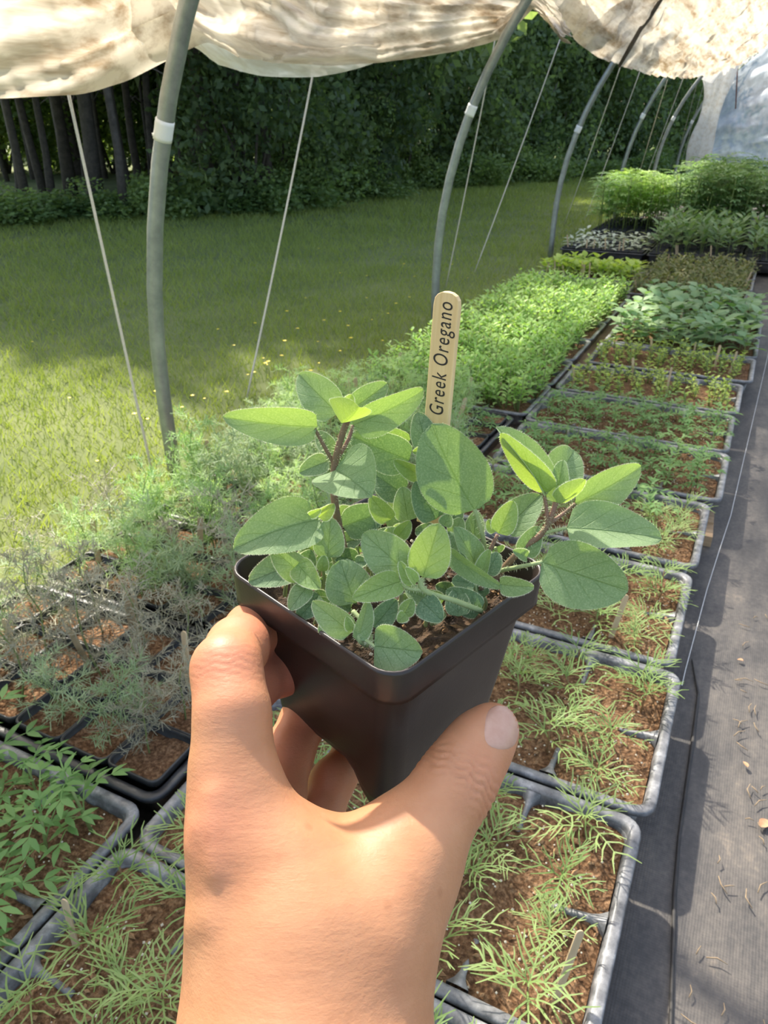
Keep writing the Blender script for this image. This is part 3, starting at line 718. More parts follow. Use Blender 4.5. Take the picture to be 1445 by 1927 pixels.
# deep square cells for the feathery herbs
def cell_mesh(w, h):
    mb = MB()
    loft(mb, [L3(rrect(w * .72, w * .72, .008, 3), 0), L3(rrect(w * .92, w * .92, .010, 3), h - .010), L3(rrect(w, w, .012, 3), h - .009), L3(rrect(w, w, .012, 3), h - .001), L3(rrect(w - .002, w - .002, .011, 3), h),
              L3(rrect(w - .006, w - .006, .010, 3), h), L3(rrect(w - .008, w - .008, .010, 3), h - .002), L3(rrect(w * .86, w * .86, .008, 3), h - .018)], cap1=True)
    return mb.mesh('pot', M['cell'])
CELL_W = .0865
CELL = cell_mesh(CELL_W, .070)
def cellsoil(seed):
    n = 12; u = np.linspace(-.5, .5, n) * (CELL_W - .012); X, Y = np.meshgrid(u, u, indexing='ij')
    Z = .058 + .003 * smooth_noise((n, n), (5, 5), seed)
    return np_mesh('soil', np.stack([X, Y, Z], -1).reshape(-1, 3), grid_faces(n, n), M['soil'], True)
CSOIL = [cellsoil(330 + i) for i in range(2)]

def marker_mesh(seed, L=.095, w=.0085):
    r = random.Random(seed); mb = MB(); out = [(-w / 2, 0), (w / 2, 0)]
    for k in range(7):
        a = PI * k / 6; out.append((w / 2 * math.cos(a), L - w / 2 + w / 2 * math.sin(a)))
    n = len(out); t = .0016
    mb.add([(x, -t / 2, z) for x, z in out] + [(x, t / 2, z) for x, z in out], [tuple(range(n)), tuple(range(2 * n - 1, n - 1, -1))] + [(k, k + n, (k + 1) % n + n, (k + 1) % n) for k in range(n)])
    return mb.mesh('plant_marker', M['wood_tag'], False)
MARK = [marker_mesh(340 + i, .078 + .010 * i) for i in range(3)]

ZB = .027       # battens lift the trays off the fabric
TRAY_Z = ZB
def tray(name, label, group, xr, y0, kind, cols, rows, jit=.012, scale=(.85, 1.2), rot=0.0, skip=0.0, cells=False, nmark=0, mlabel=None, x_only=None, soil=True, zoff=0.0, crumb=True, mark_edge=False):
    cx, cy = xr - TW / 2, y0 + .278 / 2
    cells_n = 2 if cells and .6 < y0 < 2 else 1
    r = random.Random(int(abs(cx) * 1000) + int(y0 * 1000) + 5)
    t = empty(name, (cx, cy, TRAY_Z), rot); tag(t, label, 'tray', group)
    obj('tray_shell', SHELL_B if cells else SHELL, t)
    kinds = kind if isinstance(kind, (list, tuple)) else [kind]
    zs = .050 + zoff
    if cells:
        zs = .060
        for i in range(6):
            for j in range(3):
                x = (i - 2.5) * (CELL_W + .0005) * .98; y = (j - 1) * (CELL_W + .0005) * .99
                c = obj('pot', CELL, t, (x, y, .003)); obj('soil', CSOIL[(i + j) % 2], c)
    else:
        if y0 < 2.3:
            for (qx, qy), qa in DIVS: obj('divider', DIV, t, (qx, qy, 0), (0, 0, qa))
        obj('soil', SOILS[r.randrange(3)], t, rot=(0, 0, PI * r.randrange(2)))
        if crumb: tag(obj('soil_crumbs', CRUMBS[r.randrange(2)], t, rot=(0, 0, PI * r.randrange(2))), kind='stuff')
    iw, idp = TW - .045, TD - .048
    for i in range(cols):
        for j in range(rows):
            if r.random() < skip: continue
            x = ((i + .5) / cols - .5) * iw + r.gauss(0, jit); y = ((j + .5) / rows - .5) * idp + r.gauss(0, jit)
            if cells:
                x = (i - (cols - 1) / 2) * (CELL_W + .0005) * .98 * 6 / cols + r.gauss(0, .006); y = (j - (rows - 1) / 2) * (CELL_W + .0005) * .99 * 3 / rows + r.gauss(0, .006)
            x = max(-TW / 2 + .022, min(TW / 2 - .022, x)); y = max(-TD / 2 + .022, min(TD / 2 - .022, y))
            kd = kinds[r.randrange(len(kinds))]
            for q in range(cells_n if r.random() < .55 else 1):
                ox, oy = (r.uniform(-.024, .024), r.uniform(-.024, .024)) if cells_n > 1 else (0, 0)
                obj('seedling', S[kd][r.randrange(len(S[kd]))], t, (x + ox, y + oy, zs), (r.gauss(0, .08), r.gauss(0, .08), r.uniform(0, 6.28)), r.uniform(*scale))
    for k in range(nmark):
        x = r.uniform(-.44, .44) * TW; y = r.uniform(-.38, .38) * TD
        if mark_edge: y = -TD * .40 + r.uniform(0, .02)
        marker((cx + x, cy + y, TRAY_Z + zs - .012), r, mlabel, 1.3 if cells and y0 < 2 else 1.0)
    return t
def marker(p, r, lab, sc=1.0, tilt=.13):
    o = obj('plant_marker', MARK[r.randrange(3)], None, p, (r.gauss(0, tilt), r.gauss(0, tilt), r.gauss(.3, .5)), sc)
    tag(o, lab, 'plant marker', lab.split(',')[0].replace('wooden plant marker', 'wooden markers'))
    return o

G1 = 'trays of fine-leaved seedlings beside the walkway'
xr0 = .015
tray('seedling_tray', 'tray of fine-leaved seedlings at the bottom edge of the photo, nearest the camera', G1, .005, .105, 'cosmos_big', 7, 4, .016, (.9, 1.2), nmark=2, mlabel='wooden plant marker in the fine-leaved tray at the bottom of the photo')
tray('seedling_tray', 'grey-rimmed tray of fine-leaved seedlings lying lowest beside the walkway, under the thumb', G1, .014, .405, 'cosmos_big', 6, 4, .016, (.8, 1.1), nmark=4, mlabel='wooden plant marker in the fine-leaved tray below the thumb')
tray('seedling_tray', 'grey-rimmed tray of fine-leaved seedlings right of the thumb tip', G1, .024, .708, 'cosmos', 6, 4, .014, (.95, 1.25), nmark=1, mlabel='wooden plant marker in the fine-leaved tray right of the thumb tip')
tray('seedling_tray', 'tray of fine-leaved seedlings under the lowest right oregano leaf', G1, .010, 1.013, 'cosmos', 7, 4, .014, (.95, 1.2), nmark=1, mlabel='wooden plant marker in the tray under the lowest right oregano leaf')
tray('seedling_tray', 'tray of fine-leaved seedlings just beyond the lowest right oregano leaf, beside the batten end', G1, .014, 1.333, ['cosmos', 'marigold'], 7, 4, .014, (.95, 1.2))
G2 = 'trays of marigold seedlings'
tray('seedling_tray', 'tray of toothed-leaved marigold seedlings directly right of the oregano sprig', G2, .034, 1.650, 'marigold', 8, 4, .010, (.9, 1.25))
tray('seedling_tray', 'farther tray of toothed-leaved marigold seedlings, behind the oregano sprig', G2, .030, 1.955, 'marigold', 8, 4, .010, (.95, 1.25))
G3 = 'trays of small yellow-green seedlings'
tray('seedling_tray', 'nearer tray of small yellow-green round-leaved seedlings', G3, .036, 2.268, 'thyme', 10, 5, .010, (.95, 1.35), nmark=3, mlabel='thin wooden plant marker in the nearer tray of yellow-green seedlings', crumb=False)
tray('seedling_tray', 'farther tray of small yellow-green seedlings, in front of the broad-leaved plants', G3, .060, 2.60, 'thyme', 10, 5, .010, (1, 1.4), nmark=4, mlabel='thin wooden plant marker in the farther tray of yellow-green seedlings', crumb=False)
G4 = 'trays of broad-leaved dark green plants'
for k, lb in enumerate(('nearest tray of broad-leaved dark green plants, along the walkway', 'middle tray of broad-leaved dark green plants', 'back tray of broad-leaved dark green plants, before the reddish seedlings')):
    tray('seedling_tray', lb, G4, .062, 2.91 + k * .30, 'broad', 8, 4, .012, (.85, 1.25), nmark=2, mlabel='thin wooden plant marker among the broad-leaved plants, ' + ('nearest tray', 'middle tray', 'back tray')[k], crumb=False)
G5 = 'trays of reddish-green seedlings'
RW = ('nearest', 'middle', 'farthest')
for k in range(3):
    tray('seedling_tray', RW[k] + ' tray of reddish-green bushy seedlings beside the lettuce-green tray', G5, -.02 if k == 0 else -.004, 3.85 + k * .315, 'russet', 10, 5, .012, (1, 1.35), nmark=4, mlabel='thin wooden plant marker in the ' + RW[k] + ' reddish-green tray', crumb=False)
# left column
tray('seedling_tray', 'tray of marigold seedlings at the lower left corner of the photo', G2, -.540, .155, ['marigold_big'], 6, 4, .014, (1, 1.35), nmark=1, mlabel='wooden plant marker in the lower left marigold tray')
G6 = 'trays of potted feathery herbs'
GP = 'wooden plant marker among feathery herbs, '
tray('pot_tray', 'black tray of square pots with grey-green fennel, nearest, left of the hand', G6, -.535, .458, ['fennel', 'bronze', 'bronze'], 6, 3, .01, (.75, 1.1), cells=True, nmark=7, mlabel=GP + 'nearest pot tray left of the hand')
tray('pot_tray', 'second black tray of square pots with grey and bronze fennel, left of the index finger', G6, -.530, .760, ['bronze', 'fennel', 'fennel_green'], 6, 3, .01, (.85, 1.15), cells=True, nmark=8, mlabel=GP + 'second pot tray left of the index finger')
tray('pot_tray', 'third black tray of square pots with blue-green feathery herbs, left of the pot rim', G6, -.535, 1.062, ['fennel', 'fennel_green'], 6, 3, .01, (.9, 1.25), cells=True, nmark=8, mlabel=GP + 'third pot tray left of the black pot rim')
tray('pot_tray', 'fourth tray of square pots with bright feathery herbs, beside the foot of the nearest pole', G6, -.545, 1.364, ['fennel_green', 'fennel_green', 'fennel'], 6, 3, .01, (.85, 1.15), cells=True, nmark=8, mlabel=GP + 'fourth pot tray by the nearest pole')
tray('pot_tray', 'fifth pot tray of sparse feathery herbs, mostly behind the oregano leaves', G6, -.535, 1.668, ['fennel_green', 'marigold'], 6, 3, .01, (.8, 1.1), cells=True, nmark=8, mlabel=GP + 'fifth pot tray behind the oregano')
G7 = 'trays of bright green seedlings'
ords = ['nearest', 'second', 'third', 'fourth', 'fifth', 'farthest']
for k in range(6):
    tray('seedling_tray', ords[k] + ' of the trays of dense bright green seedlings behind the wooden name marker', G7, -.512 - .002 * k, 1.99 + k * .302, 'dense', 11, 5, .012, (.9, 1.25), nmark=2 if k else 5, mlabel='thin wooden plant marker in the ' + ords[k] + ' tray of dense bright green seedlings', crumb=False)
tray('seedling_tray', 'tray of bright yellow-green lettuce seedlings in front of the silver-leaved tray', 'trays of lettuce-green seedlings', -.548, 4.15, 'lettuce', 10, 5, .010, (1.6, 2.1), nmark=8, mlabel='thin wooden plant marker along the front of the lettuce-green tray', crumb=False, mark_edge=True)
# far block
G8 = 'far black trays of potted plants'
tray('pot_tray', 'black tray of silver-leaved plants at the foot of the third pole', G8, -.66, 5.08, 'silver', 6, 3, .012, (1, 1.4), cells=True, nmark=6, mlabel='thin wooden plant marker along the silver-leaved tray', mark_edge=True)
tray('pot_tray', 'second black tray of silver-leaved plants, just behind the first', G8, -.66, 5.42, 'silver', 6, 3, .012, (1, 1.3), cells=True)
for k in range(3):
    tray('pot_tray', ords[k] + ' black tray of tall dark lance-leaved plants right of the silver-leaved tray', G8, -.11, 5.08 + k * .32, 'sage', 6, 3, .012, (1, 1.3), cells=True, nmark=3 if k == 0 else 0, mlabel='thin wooden plant marker along the front of the lance-leaved tray', mark_edge=True)
    tray('pot_tray', ords[k] + ' black tray of lance-leaved plants next to the walkway, far end', G8, .44, 5.08 + k * .32, 'sage', 6, 3, .012, (.9, 1.2), cells=True)
for k in range(3):
    tray('pot_tray', ords[k] + ' black tray of tall bright marigold plants beside the fourth pole', G8, -.67, 6.05 + k * .32, 'tagetes', 6, 3, .012, (.85, 1.1), cells=True)
for k in range(5):
    tray('pot_tray', ords[k] + ' black tray of tall dark feathery-leaved plants in front of the end wall', G8, -.12, 6.05 + k * .42, 'tagetes_dark', 6, 3, .012, (.85, 1.2), cells=True)
for k in range(3):
    tray('pot_tray', ords[k] + ' black tray of tall dark plants at the far right edge', G8, .43, 6.05 + k * .42, 'tagetes_dark', 6, 3, .012, (.85, 1.15), cells=True)

# timber rails that carry the trays
for i, (x, lb) in enumerate(((-.035, 'long timber rail under the trays along the walkway side'), (-.535, 'long timber rail under the middle of the trays'), (-1.03, 'long timber rail under the trays along the lawn side'), (.42, 'timber rail under the far trays at the right'))):
    y0, y1 = (.09, 8.02) if i < 3 else (5.06, 7.2); mb = MB(); mb.box((0, (y0 + y1) / 2, ZB / 2), (.06, y1 - y0, ZB - .003))
    tag(obj('timber_rail', mb.mesh('timber_rail', M['timber'], False), None, (x, 0, 0)), lb, 'timber', 'timber rails under the trays')
mb = MB(); mb.box((0, 0, .0135), (.024, .13, .025)); mb.box((.002, .02, .029), (.018, .05, .006))
p = on_z(1330, 985, .02); tag(obj('timber_offcut', mb.mesh('timber_offcut', M['timber'], False), None, (p.x + .002, p.y - .01, 0), (0, 0, .05)), 'short wooden offcut showing beside the trays, right of the oregano', 'timber')

# debris on the fabric
deb = random.Random(12)
def twig(seed):
    r = random.Random(seed); mb = MB(); L = r.uniform(.008, .026); b = r.uniform(-.2, .2)
    mb.tube([(-L / 2, 0, 0), (0, b * L, .0015), (L / 2, 0, .001)], [.0008, .0009, .0005], 5); return mb.mesh('straw', M['straw'])
TW_ = [twig(i) for i in range(8)]
for k in range(34):
    px = deb.uniform(1290, 1440); py = deb.uniform(1150, 1927)
    if px < 1700 - py * .22: px = 1445 - deb.uniform(0, 60)
    p = on_z(px, py, .012); o = obj('straw', TW_[k % 8], None, (p.x, p.y, .0075), (0, 0, deb.uniform(0, 3.14)))
    tag(o, 'short dry straw lying on the dark ground fabric', 'straw', 'straw bits on the ground fabric')
def dry_leaf(seed, L, w):
    mb = MB(); mb.leaf((0, 0, 0), (1, 0, .15), (0, 0, 1), L, w, 0, 6, .25, .35); return mb.mesh('dry_leaf', M['dryleaf'])
for i, (px, py, L, w, lb) in enumerate(((1432, 1552, .020, .013, 'largest curled brown dry leaf on the fabric at the right edge'), (1408, 1440, .012, .007, 'small brown dry leaf on the fabric above the largest one'), (1400, 1240, .010, .007, 'tiny brown leaf flake high on the right of the walkway'))):
    p = on_z(px, py, .012); tag(obj('dry_leaf', dry_leaf(i, L, w), None, (p.x, p.y, .008), (.1, 0, 1.1 + i)), lb, 'dry leaf', 'dry leaves on the fabric')

# ------------------------------------------------------------------ held pot of oregano
# pose of the pot in camera axes (x right, y down, z depth)
PR = np.array([[0.6915, -0.7222, 0.0187], [-0.3529, -0.3603, -0.8635], [0.6303, 0.5905, -0.504]]); PT = np.array([.00175, .02059, .28048])
def c2w(v): return CAM + RT * v[0] - UP * v[1] + FW * v[2]
axw = [RT * PR[0, k] - UP * PR[1, k] + FW * PR[2, k] for k in range(3)]
for k in range(3): axw[k].normalize()
axw[1] = axw[2].cross(axw[0]).normalized(); axw[0] = axw[1].cross(axw[2])
porg = c2w(PT) - axw[2] * .086
PM = Matrix(((axw[0].x, axw[1].x, axw[2].x, porg.x), (axw[0].y, axw[1].y, axw[2].y, porg.y), (axw[0].z, axw[1].z, axw[2].z, porg.z), (0, 0, 0, 1)))
potted = empty('potted_oregano'); potted.matrix_world = PM
tag(potted, 'black square nursery pot of fuzzy-leaved oregano held in the hand', 'potted plant')
PMI = PM.inverted()
def mat_pot():
    m, nt, bs, out = new_mat('pot_plastic')
    n1 = noise(nt, 900, 2, .5); n2 = noise(nt, 30, 4)
    c = ramp(nt, n2, [(.3, (.020, .014, .012)), (.75, (.040, .029, .025))]); nt.links.new(c, bs.inputs['Base Color'])
    bs.inputs['Roughness'].default_value = .36; bump(nt, bs, n1, .12, .0003); return m
M['pot'] = mat_pot()
def rsub(w, r, n=6, m=10):
    pts = rrect(w, w, r, n); out = []; k = n + 1
    for c in range(4):
        seg = pts[c * k:(c + 1) * k]; nx_ = pts[((c + 1) % 4) * k]; out += seg
        for q in range(1, m): out.append((seg[-1][0] + (nx_[0] - seg[-1][0]) * q / m, seg[-1][1] + (nx_[1] - seg[-1][1]) * q / m))
    return out
def pot_mesh():
    mb = MB(); s = .089; H = .086; r = .010
    def taper(z): return (s - .006) + (.064 - (s - .006)) * (H - z) / H
    def footz(x, y, w):
        a = min(abs(x), abs(y)) / (w / 2); t = min(1, max(0, (a - .30) / .42)); return .015 * (1 - t * t * (3 - 2 * t))
    loops = []
    inner = [(x, y, .0165) for x, y in rsub(.058, .008)]
    loops.append(inner)
    w0 = .0620; loops.append([(x, y, footz(x, y, w0) + .0005) for x, y in rsub(w0, .009)])
    for q in (0.0, .3, .7, 1.0):
        w0 = taper(.0 + .020 * q); loops.append([(x, y, footz(x, y, w0) + (.021 - footz(x, y, w0)) * q) for x, y in rsub(w0, .009)])
    for z in (.036, .054, .070, .0715): loops.append(L3(rsub(taper(z), .009), z))
    loops.append(L3(rsub(s - .0005, r), .0722)); loops.append(L3(rsub(s - .001, r), .074))
    loops.append(L3(rsub(s, r), .0848)); loops.append(L3(rsub(s - .0008, r), .0858)); loops.append(L3(rsub(s - .0022, r - .0008), .0860)); loops.append(L3(rsub(s - .0034, r - .0014), .0852))
    for z in (.078, .070, .05, .0185): loops.append(L3(rsub(taper(z) - .0024 if z < .075 else s - .005, .0085), z))
    loft(mb, loops, cap0=True, cap1=True)
    return mb.mesh('nursery_pot', M['pot'])
obj('nursery_pot', pot_mesh(), potted)
nx = 70; u = np.linspace(-.5, .5, nx) * .0785; X, Y = np.meshgrid(u, u, indexing='ij')
Z = .071 + .0030 * smooth_noise((nx, nx), (9, 9), 401) + .0022 * smooth_noise((nx, nx), (24, 24), 402)
M['dark_soil'] = plain('dark_soil', (.020, .012, .008), .95, var=(.12, .070, .035), vscale=220, bmp=.9, bscale=420, bdist=.003)
obj('soil', np_mesh('pot_soil', np.stack([X, Y, Z], -1).reshape(-1, 3), grid_faces(nx, nx), M['dark_soil'], True), potted)
cb = random.Random(44); mb = MB()
for k in range(160):
    c = Vector((cb.uniform(-.036, .036), cb.uniform(-.036, .036), .0735 + cb.uniform(-.001, .002))); s_ = cb.uniform(.0004, .0016); a = cb.uniform(0, 6.28)
    ax = Vector((math.cos(a), math.sin(a), cb.uniform(-.4, .4))); ay = Vector((-math.sin(a), math.cos(a), 0)); el = cb.uniform(1, 3.5); kd = 0 if cb.random() < .18 else 1
    if kd == 0: el = 1
    mb.add([c + ax * s_ * el, c - ax * s_ * el, c + ay * s_, c - ay * s_, c + Vector((0, 0, s_)), c - Vector((0, 0, s_))], [(0, 2, 4), (2, 1, 4), (1, 3, 4), (3, 0, 4), (2, 0, 5), (1, 2, 5), (3, 1, 5), (0, 3, 5)], kd)
tag(obj('soil_crumbs', mb.mesh('pot_crumbs', [M['perlite'], M['chip']], False), potted), kind='stuff')

# --- oregano leaves
def mat_oregano(name, c1, c2, tcol, trans=.33):
    m, nt, bs, out = new_mat(name)
    uv = N(nt, 'UVMap'); sp = N(nt, 'SeparateXYZ'); nt.links.new(uv.outputs[0], sp.inputs[0])
    oi = N(nt, 'ObjectInfo')
    def mt(op, a, b=None, c=None):
        n = N(nt, 'Math', operation=op)
        for i, q in enumerate((a, b, c)):
            if q is None: continue
            if isinstance(q, (int, float)): n.inputs[i].default_value = q
            else: nt.links.new(q, n.inputs[i])
        return n.outputs[0]
    av = mt('ABSOLUTE', sp.outputs[1])
    mid = mt('SUBTRACT', 1.0, mt('MINIMUM', mt('MULTIPLY', av, 22), 1.0))               # midrib
    ph = mt('SUBTRACT', mt('MULTIPLY', sp.outputs[0], 4.2), mt('MULTIPLY', mt('POWER', av, .8), 1.7))
    saw = mt('ABSOLUTE', mt('SUBTRACT', mt('FRACT', ph), .5))
    lat = mt('MULTIPLY', mt('SUBTRACT', 1.0, mt('MINIMUM', mt('MULTIPLY', saw, 14), 1.0)), mt('SUBTRACT', 1.0, mt('MULTIPLY', av, .75)))
    vein = mt('MAXIMUM', mid, mt('MULTIPLY', lat, .7))
    n1 = noise(nt, 55, 3, .6); n2 = noise(nt, 1500, 2, .7); n3 = noise(nt, 380, 3, .6)
    f = mt('ADD', mt('MULTIPLY', n1, .6), mt('MULTIPLY', oi.outputs['Random'], .4))
    c = ramp(nt, f, [(.25, c1), (.8, c2)])
    fz = ramp(nt, n2, [(.45, (0, 0, 0)), (.75, (1, 1, 1))])                              # pale fuzz
    m1 = N(nt, 'Mix', data_type='RGBA'); nt.links.new(mt('MULTIPLY', fz, .30), m1.inputs['Factor']); nt.links.new(c, m1.inputs['A']); m1.inputs['B'].default_value = (.50, .60, .40, 1)
    m2 = N(nt, 'Mix', data_type='RGBA', blend_type='MULTIPLY'); nt.links.new(mt('MULTIPLY', vein, .42), m2.inputs['Factor']); nt.links.new(m1.outputs['Result'], m2.inputs['A']); m2.inputs['B'].default_value = (.45, .62, .30, 1)
    nt.links.new(m2.outputs['Result'], bs.inputs['Base Color'])
    bs.inputs['Roughness'].default_value = .62; bs.inputs['Specular IOR Level'].default_value = .3
    bs.inputs['Sheen Weight'].default_value = .45; bs.inputs['Sheen Roughness'].default_value = .35; bs.inputs['Sheen Tint'].default_value = (.85, .95, .75, 1)
    h = mt('ADD', mt('MULTIPLY', vein, -.8), mt('MULTIPLY', n3, .55)); h = mt('ADD', h, mt('MULTIPLY', n2, .3))
    bn = bump(nt, bs, h, .55, .0007)
    tr = N(nt, 'BsdfTranslucent'); mc = N(nt, 'Mix', data_type='RGBA', blend_type='MULTIPLY'); mc.inputs['Factor'].default_value = 1
    nt.links.new(m2.outputs['Result'], mc.inputs['A']); mc.inputs['B'].default_value = (*tcol, 1); nt.links.new(mc.outputs['Result'], tr.inputs['Color'])
    mx = N(nt, 'MixShader'); mx.inputs[0].default_value = trans
    nt.links.new(bs.outputs[0], mx.inputs[1]); nt.links.new(tr.outputs[0], mx.inputs[2]); nt.links.new(mx.outputs[0], out.inputs[0])
    return m
M['ore'] = mat_oregano('oregano_leaf', (.170, .265, .130), (.255, .360, .168), (1.6, 1.7, .45))
M['ore_dark'] = mat_oregano('oregano_leaf_old', (.11, .19, .10), (.175, .27, .14), (1.4, 1.6, .5), .25)
M['ore_young'] = mat_oregano('oregano_leaf_young', (.21, .33, .11), (.30, .43, .15), (1.7, 1.6, .4), .38)
M['fuzz'] = leafmat('leaf_fuzz', (.60, .68, .46), (.80, .84, .66), .5, tcol=(1.2, 1.2, 1.0))
M['ore_stem'] = plain('oregano_stem', (.16, .12, .06), .65, var=(.25, .13, .09), vscale=120)
M['ore_stem_green'] = plain('oregano_stem_green', (.26, .34, .13), .65, var=(.36, .42, .20), vscale=120)

lrng = random.Random(77)
def oleaf(b, t, bd, td, wpx, roll=0, fold=.18, curl=.12, cup=.10, mt='ore', side=0.0, blunt=.62):
    """b,t: base and tip pixels; bd,td: depths in cm; wpx: width in px seen face-on; roll: degrees about the midrib"""
    B = W(*b, bd / 100); T = W(*t, td / 100); L = (T - B).length; d = (T - B).normalized()
    wid = wpx * (bd + td) / 200 / FPX
    view = (CAM - (B + T) / 2).normalized(); n = (view - d * view.dot(d)).normalized()
    n = Matrix.Rotation(math.radians(roll), 3, d) @ n; s = d.cross(n)
    nu, nv = 26, 17; vs = []; uvs = []
    ph = lrng.uniform(0, 6.28)
    for i in range(nu):
        u = i / (nu - 1)
        w = wid / 2 * (math.sin(PI * min(1, (u * .985 + .012)) ** blunt) ** .54) if 0 < i < nu - 1 else wid * .012
        c = B + d * (L * u) + n * (L * curl * (4 * u * (1 - u)) * .5) + s * (side * L * u * (1 - u))
        for j in range(nv):
            v = -1 + 2 * j / (nv - 1); a = abs(v)
            z = w * (fold * a + cup * v * v)
            k = 4.2 * u - 1.7 * a ** .8; saw = abs(k - math.floor(k) - .5)
            z += .010 * wid * (1 - a) * (min(saw * 4, 1) - .5) * min(1, 5 * a)
            z += .020 * wid * math.sin(5 * u * PI / 2 + ph + 2 * v) * a * a
            vs.append(c + s * (w * v * (1 - .10 * fold * a)) + n * z); uvs.append((u, v))
    fs = [(i * nv + j, i * nv + j + 1, (i + 1) * nv + j + 1, (i + 1) * nv + j) for i in range(nu - 1) for j in range(nv - 1)]
    mi = [0] * len(fs); base_n = len(vs)
    # fringe of fine hairs round the margin
    for sd in (0, nv - 1):
        for i in range(1, nu - 1):
            p = vs[i * nv + sd]; q = vs[(i + 1) * nv + sd]; inn = vs[i * nv + (1 if sd == 0 else nv - 2)]
            for h in range(4):
                f = (h + lrng.random()) / 4; a = p.lerp(q, f); od = (p - inn).normalized() + d * lrng.uniform(-.4, .5) + n * lrng.uniform(-.4, .6)
                hl = lrng.uniform(.0003, .00075); e = a + od.normalized() * hl; hw = d * .00007
                k = len(vs); vs += [a - hw, a + hw, e]; uvs += [(0, 1)] * 3; fs.append((k, k + 1, k + 2)); mi.append(1)
    me = bpy.data.meshes.new('leaf'); me.from_pydata([tuple(PMI @ v) for v in vs], [], fs)
    me.materials.append(M[mt]); me.materials.append(M['fuzz']); me.polygons.foreach_set('material_index', mi); me.polygons.foreach_set('use_smooth', [m_ == 0 for m_ in mi])
    ul = me.uv_layers.new(name='UVMap'); li = np.empty(len(me.loops), np.int32); me.loops.foreach_get('vertex_index', li)
    ul.data.foreach_set('uv', np.array(uvs, np.float32)[li].ravel()); me.update()
    return obj('leaf', me, potted)
def ostem(pts, r0, r1, mt='ore_stem', hairs=True):
    P = [PMI @ W(x, y, d / 100) for x, y, d in pts]; mb = MB(); n = len(P); Q = []
    for i in range(n - 1):      # catmull-rom
        p0, p1, p2, p3 = P[max(i - 1, 0)], P[i], P[i + 1], P[min(i + 2, n - 1)]
        for k in range(6):
            t = k / 6; Q.append(.5 * ((2 * p1) + (p2 - p0) * t + (2 * p0 - 5 * p1 + 4 * p2 - p3) * t * t + (3 * p1 - p0 - 3 * p2 + p3) * t ** 3))
    Q.append(P[-1]); m = len(Q); rad = [(r0 + (r1 - r0) * i / (m - 1)) / 1000 for i in range(m)]
    mb.tube(Q, rad, 8, 0)
    if hairs:
        for i in range(m - 1):
            for h in range(7):
                a = Q[i].lerp(Q[i + 1], lrng.random()); o = Vector((lrng.gauss(0, 1), lrng.gauss(0, 1), lrng.gauss(0, 1))); t = (Q[i + 1] - Q[i]).normalized(); o = (o - t * o.dot(t)).normalized()
                hl = lrng.uniform(.0006, .0016); b_ = a + o * rad[i]; mb.add([b_ - t * .00008, b_ + t * .00008, b_ + o * hl], [(0, 1, 2)], 1)
    return obj('stem', mb.mesh('stem', [M[mt], M['fuzz']]), potted)

# upper-left sprig
ostem([(650, 1045, 28.3), (632, 960, 27.4), (628, 890, 26.8), (640, 830, 26.2), (655, 788, 25.8)], 1.5, 1.1)
ostem([(628, 872, 26.7), (610, 840, 26.3), (592, 806, 26.0)], .8, .6)
ostem([(632, 868, 26.7), (655, 828, 26.6), (664, 800, 26.6)], .8, .6)
oleaf((597, 803), (419, 784), 26.0, 25.0, 74, -10, .26, .08, .15, 'ore', side=-.06)
oleaf((636, 778), (562, 704), 26.2, 26.6, 74, -10, .2, .10, .1, 'ore')
oleaf((664, 800), (797, 733), 26.6, 27.4, 74, 30, .25, .12, .1, 'ore')
oleaf((655, 775), (728, 722), 26.8, 27.6, 52, 10, .2, .1, .1, 'ore')
oleaf((642, 796), (676, 766), 25.7, 24.2, 86, -150, .55, -.18, .2, 'ore_young')
oleaf((645, 775), (662, 742), 26.0, 25.8, 30, 10, .3, .1, .1, 'ore_young')
oleaf((632, 884), (700, 936), 26.6, 24.9, 128, -18, .34, .12, .16, 'ore', blunt=.75)
oleaf((618, 868), (563, 890), 27.0, 27.0, 40, 15, .2, .1, .1, 'ore')
oleaf((625, 852), (597, 812), 27.2, 27.4, 34, 0, .2, .1, .1, 'ore')
# leaves behind and beside it
oleaf((770, 866), (658, 818), 28.0, 27.8, 78, -14, .22, .12, .1, 'ore_dark')
oleaf((772, 828), (690, 800), 28.6, 28.9, 40, -30, .2, .1, .1, 'ore')
oleaf((803, 850), (786, 776), 28.0, 28.2, 52, 12, .25, .08, .1, 'ore_dark')
oleaf((806, 852), (776, 850), 27.4, 27.0, 26, 10, .3, .1, .1, 'ore_young')
oleaf((795, 896), (741, 866), 27.8, 27.4, 34, -20, .3, .12, .1, 'ore_young')
ostem([(800, 1000, 29.2), (797, 920, 28.5), (803, 850, 28.0)], 1.2, .8)
# big centre leaf
ostem([(912, 1075, 28.0), (910, 1018, 27.4), (893, 958, 27.0)], 1.0, .8, 'ore_stem_green')
oleaf((893, 960), (812, 798), 27.0, 26.4, 136, -6, .12, .06, .1, 'ore', side=-.10, blunt=.80)
oleaf((820, 977), (781, 906), 27.8, 27.6, 62, 8, .2, .1, .1, 'ore_dark')
oleaf((768, 980), (757, 916), 28.0, 28.0, 48, 0, .2, .1, .1, 'ore')
oleaf((735, 978), (697, 933), 27.4, 27.2, 42, -20, .3, .1, .1, 'ore_young')
oleaf((748, 1010), (772, 980), 27.2, 27.0, 30, 10, .3, .1, .1, 'ore_young')
oleaf((738, 1000), (716, 1014), 27.0, 26.6, 20, 0, .3, .1, .1, 'ore_young')
oleaf((848, 985), (866, 950), 28.2, 28.4, 32, 0, .2, .1, .1, 'ore_dark')
oleaf((835, 990), (846, 968), 27.6, 27.6, 26, 0, .25, .1, .1, 'ore')
oleaf((850, 1010), (868, 975), 27.8, 28.0, 34, 12, .2, .1, .1, 'ore')
